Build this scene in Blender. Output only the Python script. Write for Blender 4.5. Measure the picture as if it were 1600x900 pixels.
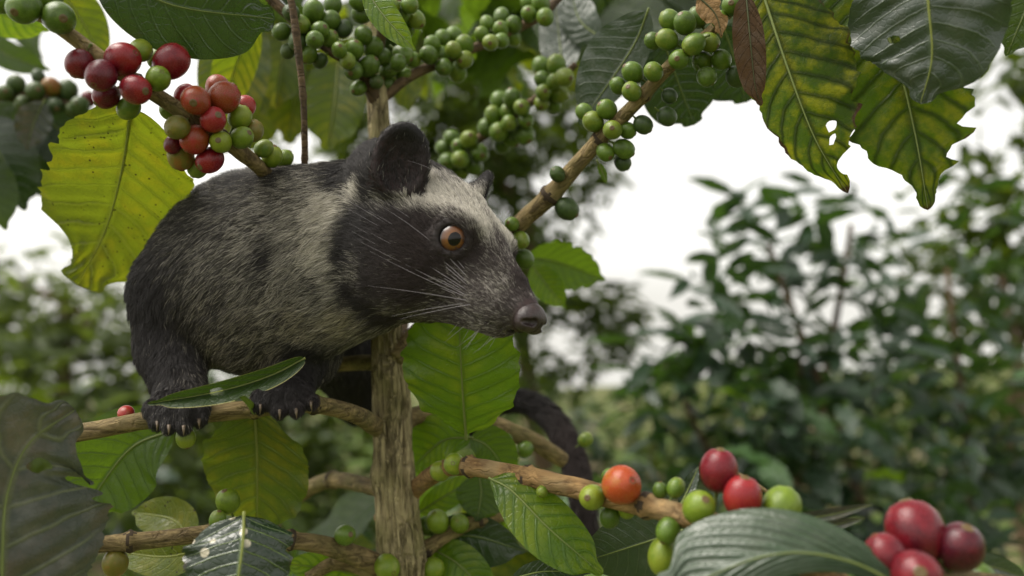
import bpy, math, random
import numpy as np
from mathutils import Vector, Matrix, noise, kdtree, Quaternion

for _o in list(bpy.data.objects):
    bpy.data.objects.remove(_o, do_unlink=True)
random.seed(7)
rng = np.random.default_rng(7)
scene = bpy.context.scene
COL = scene.collection
R = math.radians

# ------------------------------------------------------------------ camera
LENS = 28.0
F = LENS / 36.0 * 1600.0
CAM = np.array([0.0, 0.0, 1.0])
PITCH = R(4)
AX_R = np.array([1.0, 0, 0])
AX_F = np.array([0, math.cos(PITCH), math.sin(PITCH)])
AX_U = np.array([0, -math.sin(PITCH), math.cos(PITCH)])
cd = bpy.data.cameras.new('camera')
cam = bpy.data.objects.new('camera', cd)
COL.objects.link(cam)
cam.location = CAM
cam.rotation_euler = (R(90) + PITCH, 0, 0)
cd.lens = LENS
cd.sensor_width = 36
cd.clip_start = 0.02
cd.clip_end = 500
cd.dof.use_dof = True
cd.dof.focus_distance = 0.385
cd.dof.aperture_fstop = 4.6
scene.camera = cam

# ------------------------------------------------------------------ sky, sun, exposure
SUN_EL, SUN_AZ = R(60), R(262)        # azimuth measured clockwise from +Y
world = bpy.data.worlds.new('World')
scene.world = world
world.use_nodes = True
nt = world.node_tree
nt.nodes.clear()
w_out = nt.nodes.new('ShaderNodeOutputWorld')
w_bg = nt.nodes.new('ShaderNodeBackground')
w_sky = nt.nodes.new('ShaderNodeTexSky')
w_sky.sky_type = 'NISHITA'
w_sky.sun_disc = False
w_sky.sun_elevation = SUN_EL
w_sky.sun_rotation = SUN_AZ
w_sky.dust_density = 2.4
w_sky.air_density = 1.0
w_geo = nt.nodes.new('ShaderNodeTexCoord')
w_sep = nt.nodes.new('ShaderNodeSeparateXYZ')
w_max = nt.nodes.new('ShaderNodeMath')
w_max.operation = 'MAXIMUM'
w_max.inputs[1].default_value = 0.06       # pale horizon sky carried on below the horizon, where it would turn dark
w_com = nt.nodes.new('ShaderNodeCombineXYZ')
nt.links.new(w_geo.outputs['Generated'], w_sep.inputs[0])
nt.links.new(w_sep.outputs[2], w_max.inputs[0])
nt.links.new(w_sep.outputs[0], w_com.inputs[0])
nt.links.new(w_sep.outputs[1], w_com.inputs[1])
nt.links.new(w_max.outputs[0], w_com.inputs[2])
nt.links.new(w_com.outputs[0], w_sky.inputs[0])
w_hs = nt.nodes.new('ShaderNodeHueSaturation')
w_hs.inputs['Saturation'].default_value = 0.10
nt.links.new(w_sky.outputs[0], w_hs.inputs['Color'])
w_tint = nt.nodes.new('ShaderNodeMix')
w_tint.data_type = 'RGBA'
w_tint.blend_type = 'MULTIPLY'
w_tint.inputs['Factor'].default_value = 1.0
w_tint.inputs['B'].default_value = (1.0, 0.965, 0.895, 1)     # warm overcast
nt.links.new(w_hs.outputs[0], w_tint.inputs['A'])
nt.links.new(w_tint.outputs['Result'], w_bg.inputs[0])
w_bg.inputs[1].default_value = 0.15
nt.links.new(w_bg.outputs[0], w_out.inputs[0])
sd = bpy.data.lights.new('sun', 'SUN')
sd.energy = 1.5
sd.angle = R(35)
sd.color = (1.0, 0.95, 0.87)
sun = bpy.data.objects.new('sun', sd)
COL.objects.link(sun)
_sdir = Vector((math.sin(SUN_AZ) * math.cos(SUN_EL), math.cos(SUN_AZ) * math.cos(SUN_EL), math.sin(SUN_EL)))
sun.rotation_euler = _sdir.to_track_quat('Z', 'Y').to_euler()
sun.location = (0, -3, 6)
scene.view_settings.view_transform = 'Standard'
scene.view_settings.look = 'None'
scene.view_settings.gamma = 1.0
scene.view_settings.exposure = 0.93
scene.render.engine = 'CYCLES'
scene.cycles.use_denoising = True
scene.cycles.max_bounces = 8
scene.cycles.transparent_max_bounces = 8
scene.cycles.sample_clamp_indirect = 6.0
try:
    scene.cycles_curves.shape = 'RIBBONS'
except Exception:
    pass


# ------------------------------------------------------------------ helpers
def P(px, py, d):
    return CAM + AX_R * ((px - 800) / F * d) + AX_U * ((450 - py) / F * d) + AX_F * d


def proj(p):
    q = np.asarray(p) - CAM
    d = q @ AX_F
    return 800 + (q @ AX_R) / d * F, 450 - (q @ AX_U) / d * F, d


def nrm(v):
    v = np.asarray(v, float)
    return v / max(1e-12, np.linalg.norm(v))


WLOC = {}


def link(o, loc, parent=None):
    loc = np.asarray(loc, float)
    COL.objects.link(o)
    if parent is not None:
        o.parent = parent
        o.location = loc - WLOC[parent.name]
    else:
        o.location = loc
    WLOC[o.name] = loc
    return o


def thing(name, label, cat, loc, group=None):
    o = bpy.data.objects.new(name, None)
    o.empty_display_size = 0.02
    link(o, loc)
    o['label'] = label
    o['category'] = cat
    if group:
        o['group'] = group
    return o


def make_mesh(name, verts, faces, mats, smooth=True, uvs=None, mat_idx=None):
    me = bpy.data.meshes.new(name)
    me.from_pydata([tuple(v) for v in verts], [], [tuple(int(i) for i in f) for f in faces])
    for m in (mats if isinstance(mats, (list, tuple)) else [mats]):
        me.materials.append(m)
    if smooth:
        me.polygons.foreach_set('use_smooth', [True] * len(me.polygons))
    if mat_idx is not None:
        me.polygons.foreach_set('material_index', list(mat_idx))
    if uvs is not None:
        ul = me.uv_layers.new(name='UVMap')
        li = np.zeros(len(me.loops), dtype=np.int32)
        me.loops.foreach_get('vertex_index', li)
        ul.data.foreach_set('uv', np.asarray(uvs, np.float32)[li].ravel())
    me.update()
    return me


def mesh_obj(name, verts, faces, mats, parent=None, loc=None, **kw):
    verts = np.asarray(verts, float)
    if loc is None:
        loc = verts.mean(0)
    me = make_mesh(name, verts - loc, faces, mats, **kw)
    o = bpy.data.objects.new(name, me)
    return link(o, loc, parent)


# ------------------------------------------------------------------ materials
class NT:
    def __init__(s, name):
        s.m = bpy.data.materials.new(name)
        s.m.use_nodes = True
        s.t = s.m.node_tree
        s.t.nodes.clear()
        s.out = s.t.nodes.new('ShaderNodeOutputMaterial')

    def n(s, typ, ins=None, **kw):
        x = s.t.nodes.new(typ)
        for k, v in kw.items():
            setattr(x, k, v)
        for k, v in (ins or {}).items():
            s.set(x.inputs[k], v)
        return x

    def set(s, sock, v):
        if isinstance(v, bpy.types.NodeSocket):
            s.t.links.new(v, sock)
        else:
            if sock.type == 'RGBA' and not hasattr(v, '__len__'):
                v = (v, v, v, 1)
            if sock.type == 'RGBA' and len(v) == 3:
                v = (*v, 1)
            sock.default_value = v

    def math(s, op, a, b=0.0, c=0.0, clamp=False):
        x = s.n('ShaderNodeMath', {0: a, 1: b, 2: c}, operation=op)
        x.use_clamp = clamp
        return x.outputs[0]

    def ramp(s, v, lo, hi, a=0.0, b=1.0):
        x = s.n('ShaderNodeMapRange', {0: v, 1: lo, 2: hi, 3: a, 4: b})
        x.interpolation_type = 'SMOOTHSTEP'
        return x.outputs[0]

    def mix(s, f, a, b, blend='MIX'):
        x = s.n('ShaderNodeMix', data_type='RGBA', blend_type=blend)
        s.set(x.inputs['Factor'], f)
        s.set(x.inputs['A'], a)
        s.set(x.inputs['B'], b)
        return x.outputs['Result']

    def noise(s, vec, scale, detail=3.0, rough=0.55, dist=0.0):
        return s.n('ShaderNodeTexNoise', {'Vector': vec, 'Scale': scale, 'Detail': detail, 'Roughness': rough, 'Distortion': dist}).outputs[0]

    def obj(s):
        return s.n('ShaderNodeTexCoord').outputs['Object']

    def rand(s):
        return s.n('ShaderNodeObjectInfo').outputs['Random']

    def shifted(s, amount=7.0):
        r = s.rand()
        x = s.n('ShaderNodeVectorMath', {0: s.obj(), 1: s.n('ShaderNodeCombineXYZ', {0: s.math('MULTIPLY', r, amount), 1: s.math('MULTIPLY', r, amount * 1.7), 2: 0.0}).outputs[0]}, operation='ADD')
        return x.outputs[0]

    def bump(s, h, strength, dist):
        return s.n('ShaderNodeBump', {'Height': h, 'Strength': strength, 'Distance': dist}).outputs[0]

    def princ(s, base, rough=0.5, spec=0.5, normal=None, **kw):
        p = s.n('ShaderNodeBsdfPrincipled', {'Base Color': base, 'Roughness': rough, 'Specular IOR Level': spec})
        if normal is not None:
            s.set(p.inputs['Normal'], normal)
        for k, v in kw.items():
            s.set(p.inputs[k.replace('_', ' ')], v)
        return p

    def done(s, sh):
        s.t.links.new(sh, s.out.inputs['Surface'])
        return s.m


def leaf_material(name, top, trans, tf=0.45, rough=0.36, spec=0.5, patch=None, patch_amt=0.0, vein_col=None, vein_amt=0.5,
                  trans_vein=0.35, nv=9.0, spots=None, edge=None, brown=None, bump=0.5, dusty=0.0, var=0.25, patch_scale=34, sweep=(0.13, 0.07)):
    """Leaf shader in leaf UV: u runs base to tip, v across the blade."""
    t = NT(name)
    uv = t.n('ShaderNodeTexCoord').outputs['UV']
    sp = t.n('ShaderNodeSeparateXYZ', {0: uv})
    u = sp.outputs[0]
    v = t.math('ABSOLUTE', t.math('MULTIPLY', t.math('SUBTRACT', sp.outputs[1], 0.5), 2.0))
    vec = t.shifted()
    nz = t.noise(vec, 60, 4)
    nbig = t.noise(vec, 22, 3)
    wob = t.math('MULTIPLY', t.math('SUBTRACT', nz, 0.5), 0.05)
    ph = t.math('MULTIPLY', t.math('ADD', t.math('SUBTRACT', t.math('SUBTRACT', u, t.math('MULTIPLY', v, sweep[0])), t.math('MULTIPLY', t.math('MULTIPLY', v, v), sweep[1])), wob), nv)
    fr = t.math('FRACT', ph)
    vd = t.math('SUBTRACT', 0.5, t.math('ABSOLUTE', t.math('SUBTRACT', fr, 0.5)))     # 0 on a vein, 0.5 between
    vein = t.math('MULTIPLY', t.ramp(vd, 0.0, 0.10, 1.0, 0.0), t.ramp(v, 0.75, 1.0, 1.0, 0.15))
    mid = t.ramp(v, 0.015, 0.07, 1.0, 0.0)
    veins = t.math('MAXIMUM', vein, mid)
    cells = t.n('ShaderNodeTexVoronoi', {'Vector': vec, 'Scale': 320.0}, feature='DISTANCE_TO_EDGE').outputs['Distance']
    fine = t.ramp(cells, 0.0, 0.12, 1.0, 0.0)
    r = t.rand()
    base = t.mix(t.ramp(nbig, 0.3, 0.7, 0.0, var), top, [c * 0.45 for c in top])
    base = t.mix(t.math('MULTIPLY', r, var), base, [top[0] * 1.5, top[1] * 1.25, top[2] * 0.8])
    tr = t.mix(t.ramp(nbig, 0.3, 0.7, 0.0, 0.5), trans, [c * 0.5 for c in trans])
    if patch is not None:
        pm = t.math('MULTIPLY', t.math('MULTIPLY', t.ramp(t.noise(vec, patch_scale, 5, 0.65), 0.40, 0.70), t.ramp(vd, 0.02, 0.3, 0.25, 1.0)), patch_amt)
        base = t.mix(pm, base, [c * 0.75 for c in patch])
        tr = t.mix(pm, tr, patch)
    base = t.mix(t.math('MULTIPLY', veins, vein_amt), base, vein_col or [min(1, c * 1.8 + 0.02) for c in top])
    base = t.mix(t.math('MULTIPLY', fine, 0.12), base, [c * 1.5 for c in top])
    tv = t.math('MAXIMUM', t.ramp(vd, 0.0, 0.26, 1.0, 0.0), t.ramp(v, 0.02, 0.16, 1.0, 0.0))
    tr = t.mix(t.math('MULTIPLY', tv, trans_vein), tr, [c * 0.18 for c in trans])
    if brown is not None:                                   # dead brown rim and tip
        bm = t.math('MULTIPLY', t.ramp(t.math('ADD', t.math('MULTIPLY', t.math('SUBTRACT', t.noise(vec, 45, 3), 0.5), 0.5), t.math('MAXIMUM', t.math('MULTIPLY', v, 0.94), u)), 0.91, 0.99), brown)
        base = t.mix(bm, base, (0.09, 0.045, 0.02))
        tr = t.mix(bm, tr, (0.03, 0.012, 0.005))
    if spots is not None:
        sc, thr, scol = spots
        vo = t.n('ShaderNodeTexVoronoi', {'Vector': vec, 'Scale': sc}).outputs['Distance']
        sm = t.math('MULTIPLY', t.ramp(vo, thr, thr * 1.4, 1.0, 0.0), t.ramp(t.noise(vec, sc * 0.35, 2), 0.5, 0.56))
        base = t.mix(sm, base, scol)
        tr = t.mix(sm, tr, [c * 0.4 for c in scol])
    if edge is not None:
        base = t.mix(t.ramp(v, 0.93, 0.985), base, edge)
    if dusty:
        base = t.mix(t.ramp(t.noise(vec, 90, 5), 0.42, 0.75, 0.0, dusty), base, (0.33, 0.31, 0.27))
    h = t.math('ADD', t.math('MULTIPLY', veins, -0.8), t.math('ADD', t.math('MULTIPLY', fine, -0.25), t.math('MULTIPLY', nz, 0.5)))
    nor = t.bump(h, bump, 0.0008)
    rg = t.ramp(nz, 0.3, 0.75, rough * 0.8, rough * 1.35)
    p = t.princ(base, rg, spec, nor)
    tb = t.n('ShaderNodeBsdfTranslucent', {'Color': tr, 'Normal': nor})
    ms = t.n('ShaderNodeMixShader', {0: tf, 1: p.outputs[0], 2: tb.outputs[0]})
    return t.done(ms.outputs[0])


def bark_material(name, light, dark, green=None, scale=1.0, stretch=0.12, axis=2, bump=0.9, cracks=0.5):
    t = NT(name)
    ob = t.obj()
    st = [1.0, 1.0, 1.0]
    st[axis] = stretch
    mp = t.n('ShaderNodeMapping', {'Vector': ob, 'Scale': st}).outputs[0]
    a = t.noise(mp, 170 * scale, 7, 0.7, 1.0)
    b = t.noise(ob, 40 * scale, 4)
    c = t.noise(mp, 420 * scale, 4, 0.6)
    col = t.mix(t.ramp(a, 0.38, 0.58), dark, light)
    col = t.mix(t.ramp(c, 0.3, 0.7, 0.35, 0.0), col, [x * 0.5 for x in dark])
    col = t.mix(t.ramp(b, 0.5, 0.7, 0.0, 0.5), col, [min(1, x * 1.35) for x in light])
    if green is not None:
        col = t.mix(t.ramp(t.noise(ob, 30 * scale, 3), 0.45, 0.65, 0.0, 0.6), col, green)
    st2 = [1.0, 1.0, 1.0]
    st2[axis] = 0.22
    wob = t.n('ShaderNodeVectorMath', {0: t.n('ShaderNodeMapping', {'Vector': ob, 'Scale': st2}).outputs[0], 1: t.n('ShaderNodeVectorMath', {0: t.n('ShaderNodeTexNoise', {'Vector': ob, 'Scale': 90.0 * scale, 'Detail': 3.0}).outputs['Color'], 1: (0.006, 0.006, 0.006)}, operation='MULTIPLY').outputs[0]}, operation='ADD').outputs[0]
    ck = t.n('ShaderNodeTexVoronoi', {'Vector': wob, 'Scale': 150.0 * scale}, feature='DISTANCE_TO_EDGE').outputs['Distance']
    crack = t.math('MULTIPLY', t.ramp(ck, 0.0, 0.10, 1.0, 0.0), t.ramp(t.noise(ob, 55 * scale, 3), 0.40, 0.58))
    col = t.mix(t.math('MULTIPLY', crack, cracks), col, [x * 0.35 for x in dark])
    blot = t.ramp(t.noise(ob, 110 * scale, 5, 0.7), 0.55, 0.68, 0.0, 0.55)
    col = t.mix(blot, col, [min(1, x * 1.5) for x in light])
    h = t.math('SUBTRACT', t.math('ADD', a, t.math('MULTIPLY', c, 0.5)), t.math('MULTIPLY', crack, cracks))
    return t.done(t.princ(col, 0.75, 0.25, t.bump(h, bump, 0.003)).outputs[0])


def cherry_material(name, cols, rough=0.25, navel=(0.12, 0.08, 0.03), gloss=0.42):
    """cols: three colours blended over the fruit by noise and by how far it is from the stalk."""
    t = NT(name)
    vec = t.shifted(11)
    n1 = t.noise(vec, 1.4, 3)
    n2 = t.noise(vec, 14, 4)
    z = t.n('ShaderNodeSeparateXYZ', {0: t.obj()}).outputs[2]
    f = t.math('ADD', t.math('MULTIPLY', t.math('SUBTRACT', n1, 0.5), 1.5), t.math('ADD', t.math('MULTIPLY', z, 0.25), t.rand()))
    col = t.mix(t.ramp(f, 0.1, 0.55), cols[0], cols[1])
    col = t.mix(t.ramp(f, 0.6, 1.1), col, cols[2])
    col = t.mix(t.ramp(n2, 0.58, 0.78, 0.0, 0.5), col, [c * 0.35 for c in cols[1]])
    n3 = t.noise(vec, 5, 5, 0.7)
    col = t.mix(t.ramp(n3, 0.5, 0.75, 0.0, 0.4), col, [min(1, c * 1.35 + 0.008) for c in cols[2]])
    sp_ = t.n('ShaderNodeTexVoronoi', {'Vector': vec, 'Scale': 5.0}).outputs['Distance']
    col = t.mix(t.math('MULTIPLY', t.ramp(sp_, 0.05, 0.09, 1.0, 0.0), 0.8), col, (0.05, 0.03, 0.012))
    col = t.mix(t.ramp(z, 1.085, 1.10), col, navel)
    nor = t.bump(n2, 0.12, 0.05)
    p = t.princ(col, t.ramp(n2, 0.3, 0.7, rough * 0.8, rough * 1.4), gloss, nor)
    p.inputs['Subsurface Weight'].default_value = 0.15
    p.inputs['Subsurface Radius'].default_value = (0.4, 0.3, 0.1)
    p.inputs['Subsurface Scale'].default_value = 0.004
    return t.done(p.outputs[0])


def plain(name, col, rough=0.5, spec=0.4, var=0.3, scale=60, **kw):
    t = NT(name)
    c = t.mix(t.ramp(t.noise(t.obj(), scale, 4), 0.3, 0.7, 0.0, var), col, [x * 0.4 for x in col])
    return t.done(t.princ(c, rough, spec, **kw).outputs[0])


M = {}
M['green'] = leaf_material('leaf_green', (0.026, 0.058, 0.008), (0.20, 0.34, 0.015), tf=0.5)
M['bright'] = leaf_material('leaf_bright_green', (0.040, 0.092, 0.008), (0.26, 0.46, 0.015), tf=0.5, rough=0.32, patch=(0.40, 0.48, 0.015), patch_amt=0.45)
M['yellow'] = leaf_material('leaf_yellowing', (0.070, 0.100, 0.012), (0.25, 0.32, 0.012), tf=0.45, patch=(0.40, 0.34, 0.010), patch_amt=0.55,
                            vein_col=(0.36, 0.38, 0.09), vein_amt=0.55, trans_vein=0.25, spots=(330, 0.15, (0.03, 0.02, 0.01)), rough=0.45, spec=0.35)
M['halfyellow'] = leaf_material('leaf_half_yellow', (0.050, 0.085, 0.013), (0.22, 0.33, 0.015), tf=0.42, patch=(0.50, 0.38, 0.01), patch_amt=0.3, patch_scale=50, vein_col=(0.2, 0.24, 0.06), vein_amt=0.5, rough=0.42)
M['backlit'] = leaf_material('leaf_backlit', (0.024, 0.042, 0.006), (0.20, 0.36, 0.010), tf=0.62, patch=(0.52, 0.50, 0.012), patch_amt=0.75, patch_scale=85,
                             vein_amt=0.2, trans_vein=0.9, brown=1.0, rough=0.5, spec=0.3, nv=10)
M['backlit_dark'] = leaf_material('leaf_backlit_dark', (0.020, 0.036, 0.006), (0.15, 0.27, 0.010), tf=0.6, patch=(0.40, 0.38, 0.012), patch_amt=0.5, patch_scale=85,
                                  vein_amt=0.25, trans_vein=0.8, brown=1.0, rough=0.5, spec=0.3, nv=10)
M['glossy'] = leaf_material('leaf_glossy_dark', (0.013, 0.030, 0.011), (0.06, 0.13, 0.01), tf=0.2, rough=0.3, spec=0.75, vein_col=(0.09, 0.15, 0.06), nv=10)
M['blue'] = leaf_material('leaf_glossy_bluegrey', (0.026, 0.044, 0.026), (0.06, 0.13, 0.02), tf=0.2, rough=0.36, spec=0.8, vein_col=(0.09, 0.13, 0.06), dusty=0.12, bump=0.4, nv=10)
M['spotted'] = leaf_material('leaf_spotted_dark', (0.012, 0.028, 0.011), (0.05, 0.1, 0.01), tf=0.15, rough=0.27, spec=0.8, vein_col=(0.17, 0.24, 0.06), vein_amt=0.7,
                             spots=(120, 0.19, (0.55, 0.5, 0.36)), brown=0.4)
M['dry'] = leaf_material('leaf_dry_grey', (0.034, 0.046, 0.036), (0.10, 0.11, 0.04), tf=0.15, rough=0.46, spec=0.5, patch=(0.17, 0.12, 0.07), patch_amt=0.55,
                         vein_col=(0.13, 0.15, 0.06), vein_amt=0.7, dusty=0.22, bump=0.6, nv=6)
M['brown'] = leaf_material('leaf_dead_brown', (0.085, 0.050, 0.026), (0.14, 0.07, 0.02), tf=0.25, rough=0.7, spec=0.2, dusty=0.15, vein_amt=0.3, bump=0.9)
M['straw'] = leaf_material('leaf_dead_straw', (0.30, 0.19, 0.09), (0.3, 0.17, 0.06), tf=0.25, rough=0.7, spec=0.2, vein_amt=0.3, bump=0.9)
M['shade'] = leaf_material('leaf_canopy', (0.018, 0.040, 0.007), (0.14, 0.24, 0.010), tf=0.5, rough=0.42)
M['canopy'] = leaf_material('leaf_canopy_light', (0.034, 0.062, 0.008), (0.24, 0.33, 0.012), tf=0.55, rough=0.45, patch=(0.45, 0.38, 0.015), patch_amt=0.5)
M['bush'] = leaf_material('leaf_bush_dark', (0.020, 0.049, 0.024), (0.09, 0.19, 0.015), tf=0.3, rough=0.33, spec=0.8, var=0.5)
M['bush_young'] = leaf_material('leaf_bush_young', (0.04, 0.10, 0.024), (0.12, 0.24, 0.02), tf=0.3, rough=0.35, spec=0.6)
M['far'] = leaf_material('leaf_far', (0.028, 0.050, 0.009), (0.15, 0.22, 0.012), tf=0.45, rough=0.5, spec=0.3, var=0.5)
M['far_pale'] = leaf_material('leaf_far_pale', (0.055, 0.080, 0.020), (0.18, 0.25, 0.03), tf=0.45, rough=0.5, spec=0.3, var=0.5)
M['stripe'] = leaf_material('leaf_deep_veined', (0.026, 0.056, 0.022), (0.07, 0.15, 0.015), tf=0.2, rough=0.34, spec=0.8, vein_col=(0.06, 0.10, 0.035), vein_amt=0.35, dusty=0.10, bump=0.3, nv=9, sweep=(0.42, 0.12))
M['pawleaf'] = leaf_material('leaf_dark_rimmed', (0.020, 0.040, 0.010), (0.07, 0.13, 0.01), tf=0.3, rough=0.4, edge=(0.38, 0.36, 0.12), bump=0.8)
M['petiole'] = plain('leaf_petiole', (0.17, 0.26, 0.03), 0.5)
M['rib'] = plain('leaf_rib', (0.16, 0.20, 0.05), 0.5)
M['rib_dark'] = plain('leaf_rib_dark', (0.06, 0.07, 0.02), 0.5)
_t = NT('leaf_rib_pale')
_p = _t.princ((0.30, 0.33, 0.11), 0.5, 0.4)
_b = _t.n('ShaderNodeBsdfTranslucent', {'Color': (0.62, 0.66, 0.20, 1)})
_e = _t.n('ShaderNodeMixShader', {0: 0.5, 1: _p.outputs[0], 2: _b.outputs[0]})
M['rib_pale'] = _t.done(_e.outputs[0])
M['stalk'] = plain('fruit_stalk', (0.11, 0.15, 0.03), 0.6)
M['trunk'] = bark_material('bark_trunk', (0.45, 0.375, 0.205), (0.155, 0.120, 0.062), (0.19, 0.18, 0.06))
M['branch'] = bark_material('bark_branch', (0.27, 0.20, 0.09), (0.10, 0.070, 0.032), (0.12, 0.11, 0.035), scale=1.3, stretch=0.2, axis=0, bump=0.5)
M['branch_orange'] = bark_material('bark_branch_orange', (0.30, 0.185, 0.075), (0.12, 0.066, 0.026), (0.29, 0.22, 0.11), scale=1.3, stretch=0.15, axis=0, bump=0.5)
M['branch_dark'] = bark_material('bark_branch_dark', (0.15, 0.10, 0.055), (0.06, 0.042, 0.025), None, scale=1.3, stretch=0.2, axis=0, bump=0.5)
M['node'] = plain('branch_node', (0.055, 0.040, 0.026), 0.85, 0.2, scale=300)
M['red'] = cherry_material('cherry_red', [(0.075, 0.005, 0.010), (0.145, 0.007, 0.014), (0.23, 0.012, 0.016)])
M['wine'] = cherry_material('cherry_wine', [(0.055, 0.006, 0.012), (0.10, 0.007, 0.014), (0.16, 0.010, 0.016)])
M['scarlet'] = cherry_material('cherry_scarlet', [(0.22, 0.045, 0.012), (0.30, 0.026, 0.02), (0.25, 0.016, 0.02)])
M['orange'] = cherry_material('cherry_orange', [(0.36, 0.14, 0.02), (0.36, 0.06, 0.014), (0.25, 0.02, 0.014)])
M['lime'] = cherry_material('cherry_green', [(0.10, 0.155, 0.010), (0.14, 0.21, 0.014), (0.20, 0.25, 0.02)], rough=0.33)
M['berry'] = cherry_material('cherry_unripe', [(0.060, 0.108, 0.011), (0.092, 0.160, 0.016), (0.15, 0.20, 0.020)], rough=0.30)
M['olive'] = cherry_material('cherry_olive', [(0.12, 0.12, 0.016), (0.16, 0.14, 0.02), (0.24, 0.10, 0.02)], rough=0.33)
M['darkberry'] = cherry_material('cherry_dark_green', [(0.030, 0.055, 0.014), (0.045, 0.08, 0.016), (0.06, 0.09, 0.02)], rough=0.4)


# ------------------------------------------------------------------ curves and tubes
def smooth_path(pts, step=0.004):
    """Catmull-Rom through points given as rows (x, y, z, radius)."""
    p = np.asarray(pts, float)
    if len(p) == 2:
        p = np.array([p[0], p[0] * 0.67 + p[1] * 0.33, p[0] * 0.33 + p[1] * 0.67, p[1]])
    ext = np.vstack([2 * p[0] - p[1], p, 2 * p[-1] - p[-2]])
    out = []
    for i in range(1, len(ext) - 2):
        a, b, c, d = ext[i - 1], ext[i], ext[i + 1], ext[i + 2]
        n = max(3, int(np.linalg.norm(c[:3] - b[:3]) / step))
        for t in np.linspace(0, 1, n, endpoint=False):
            out.append(0.5 * (2 * b + (c - a) * t + (2 * a - 5 * b + 4 * c - d) * t * t + (3 * b - a - 3 * c + d) * t ** 3))
    out.append(ext[-2])
    return np.array(out)


def tube(path, sides=12, rfun=None, caps=True):
    """path rows (x, y, z, r); returns verts, faces."""
    n = len(path)
    c = path[:, :3]
    T = np.gradient(c, axis=0)
    T /= np.linalg.norm(T, axis=1)[:, None] + 1e-12
    u = nrm(np.cross(T[0], [0.3, 0.2, 0.9]))
    V = []
    for i in range(n):
        u = nrm(u - T[i] * (u @ T[i]))
        w = np.cross(T[i], u)
        for k in range(sides):
            a = 2 * math.pi * k / sides
            r = path[i, 3]
            if rfun:
                r = rfun(i, a, r, c[i])
            V.append(c[i] + (u * math.cos(a) + w * math.sin(a)) * r)
    Fc = []
    for i in range(n - 1):
        for k in range(sides):
            k2 = (k + 1) % sides
            Fc.append((i * sides + k, i * sides + k2, (i + 1) * sides + k2, (i + 1) * sides + k))
    if caps:
        Fc.append(tuple(range(sides))[::-1])
        Fc.append(tuple(range((n - 1) * sides, n * sides)))
    return V, Fc


def px_path(pts, step=0.004):
    """pts rows (px, py, depth, radius in px)."""
    return smooth_path([(*P(x, y, d), r * d / F) for x, y, d, r in pts], step)


def branch(parent, pts, mat='branch', nodes=(), name='branch', sides=20, step=0.0014, rough=0.10, node_every=None):
    path = px_path(pts, step)
    c = path[:, :3]
    L = np.concatenate([[0], np.cumsum(np.linalg.norm(np.diff(c, axis=0), axis=1))])
    nodes_s = []
    ppx = np.array([proj(q)[:2] for q in c])
    for nx, ny in nodes:
        nodes_s.append(L[np.argmin(np.hypot(ppx[:, 0] - nx, ppx[:, 1] - ny))])
    if node_every:
        s = node_every * 0.6
        while s < L[-1]:
            nodes_s.append(s)
            s += node_every * random.uniform(0.8, 1.2)
    seed = random.uniform(0, 100)

    def rf(i, a, r, q):
        b = 0.0
        for s in nodes_s:
            b += 0.30 * math.exp(-((L[i] - s) / (r * 0.5)) ** 2)
        nz = noise.noise(Vector((q[0] * 90 + math.cos(a) * 1.1 + seed, q[1] * 90 + math.sin(a) * 1.1, q[2] * 90)))
        rd = noise.noise(Vector((math.cos(a) * 2.2 + seed, math.sin(a) * 2.2, L[i] * 25)))
        return r * (1 + b * (0.75 + 0.9 * abs(noise.noise(Vector((math.cos(a) * 2.5, math.sin(a) * 2.5, L[i] * 400 + seed))))) + rough * nz + rough * 0.8 * rd)
    V, Fc = tube(path, sides, rf)
    mi = []
    for i in range(len(path) - 1):
        r = path[i, 3]
        near_n = min([abs(L[i] + 0.0008 - s) / r for s in nodes_s] or [9])
        for k in range(sides):
            a_ = 2 * math.pi * k / sides
            lim_ = 0.30 + 0.55 * noise.noise(Vector((math.cos(a_) * 1.6 + seed, math.sin(a_) * 1.6, L[i] * 60)))
            mi.append(1 if near_n < lim_ and random.random() < 0.85 else 0)
    mi += [0, 0]
    # local X axis of the object runs along the branch, for the grain of the bark
    o_loc = c[0]
    dirv = nrm(c[-1] - c[0])
    q = Vector(dirv).to_track_quat('X', 'Z')
    Rm = np.array(q.to_matrix())
    Vl = (np.asarray(V) - o_loc) @ Rm
    me = make_mesh(name, Vl, Fc, [M[mat], M['node']], mat_idx=mi)
    o = bpy.data.objects.new(name, me)
    link(o, o_loc, parent)
    o.rotation_mode = 'QUATERNION'
    o.rotation_quaternion = q
    BR[o.name] = (path, Rm)
    return o


BR = {}


# ------------------------------------------------------------------ leaves
def profile(t, a=0.62, b=0.85):
    t = np.clip(t, 0, 1)
    w = t ** a * (1 - t) ** b
    tm = a / (a + b)
    w = w / (tm ** a * (1 - tm) ** b)
    return w * (1 - 0.45 * np.exp(-((t - 0.93) / 0.05) ** 2)) + 0.004


def blade(nu, nv):
    """grid of (t, v) rows, v from -1 to 1"""
    ts = np.linspace(0, 1, nu + 1)
    ts = 0.5 * ts + 0.5 * (0.5 - 0.5 * np.cos(math.pi * ts))
    vs = np.linspace(-1, 1, nv + 1)
    return ts, vs


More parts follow.
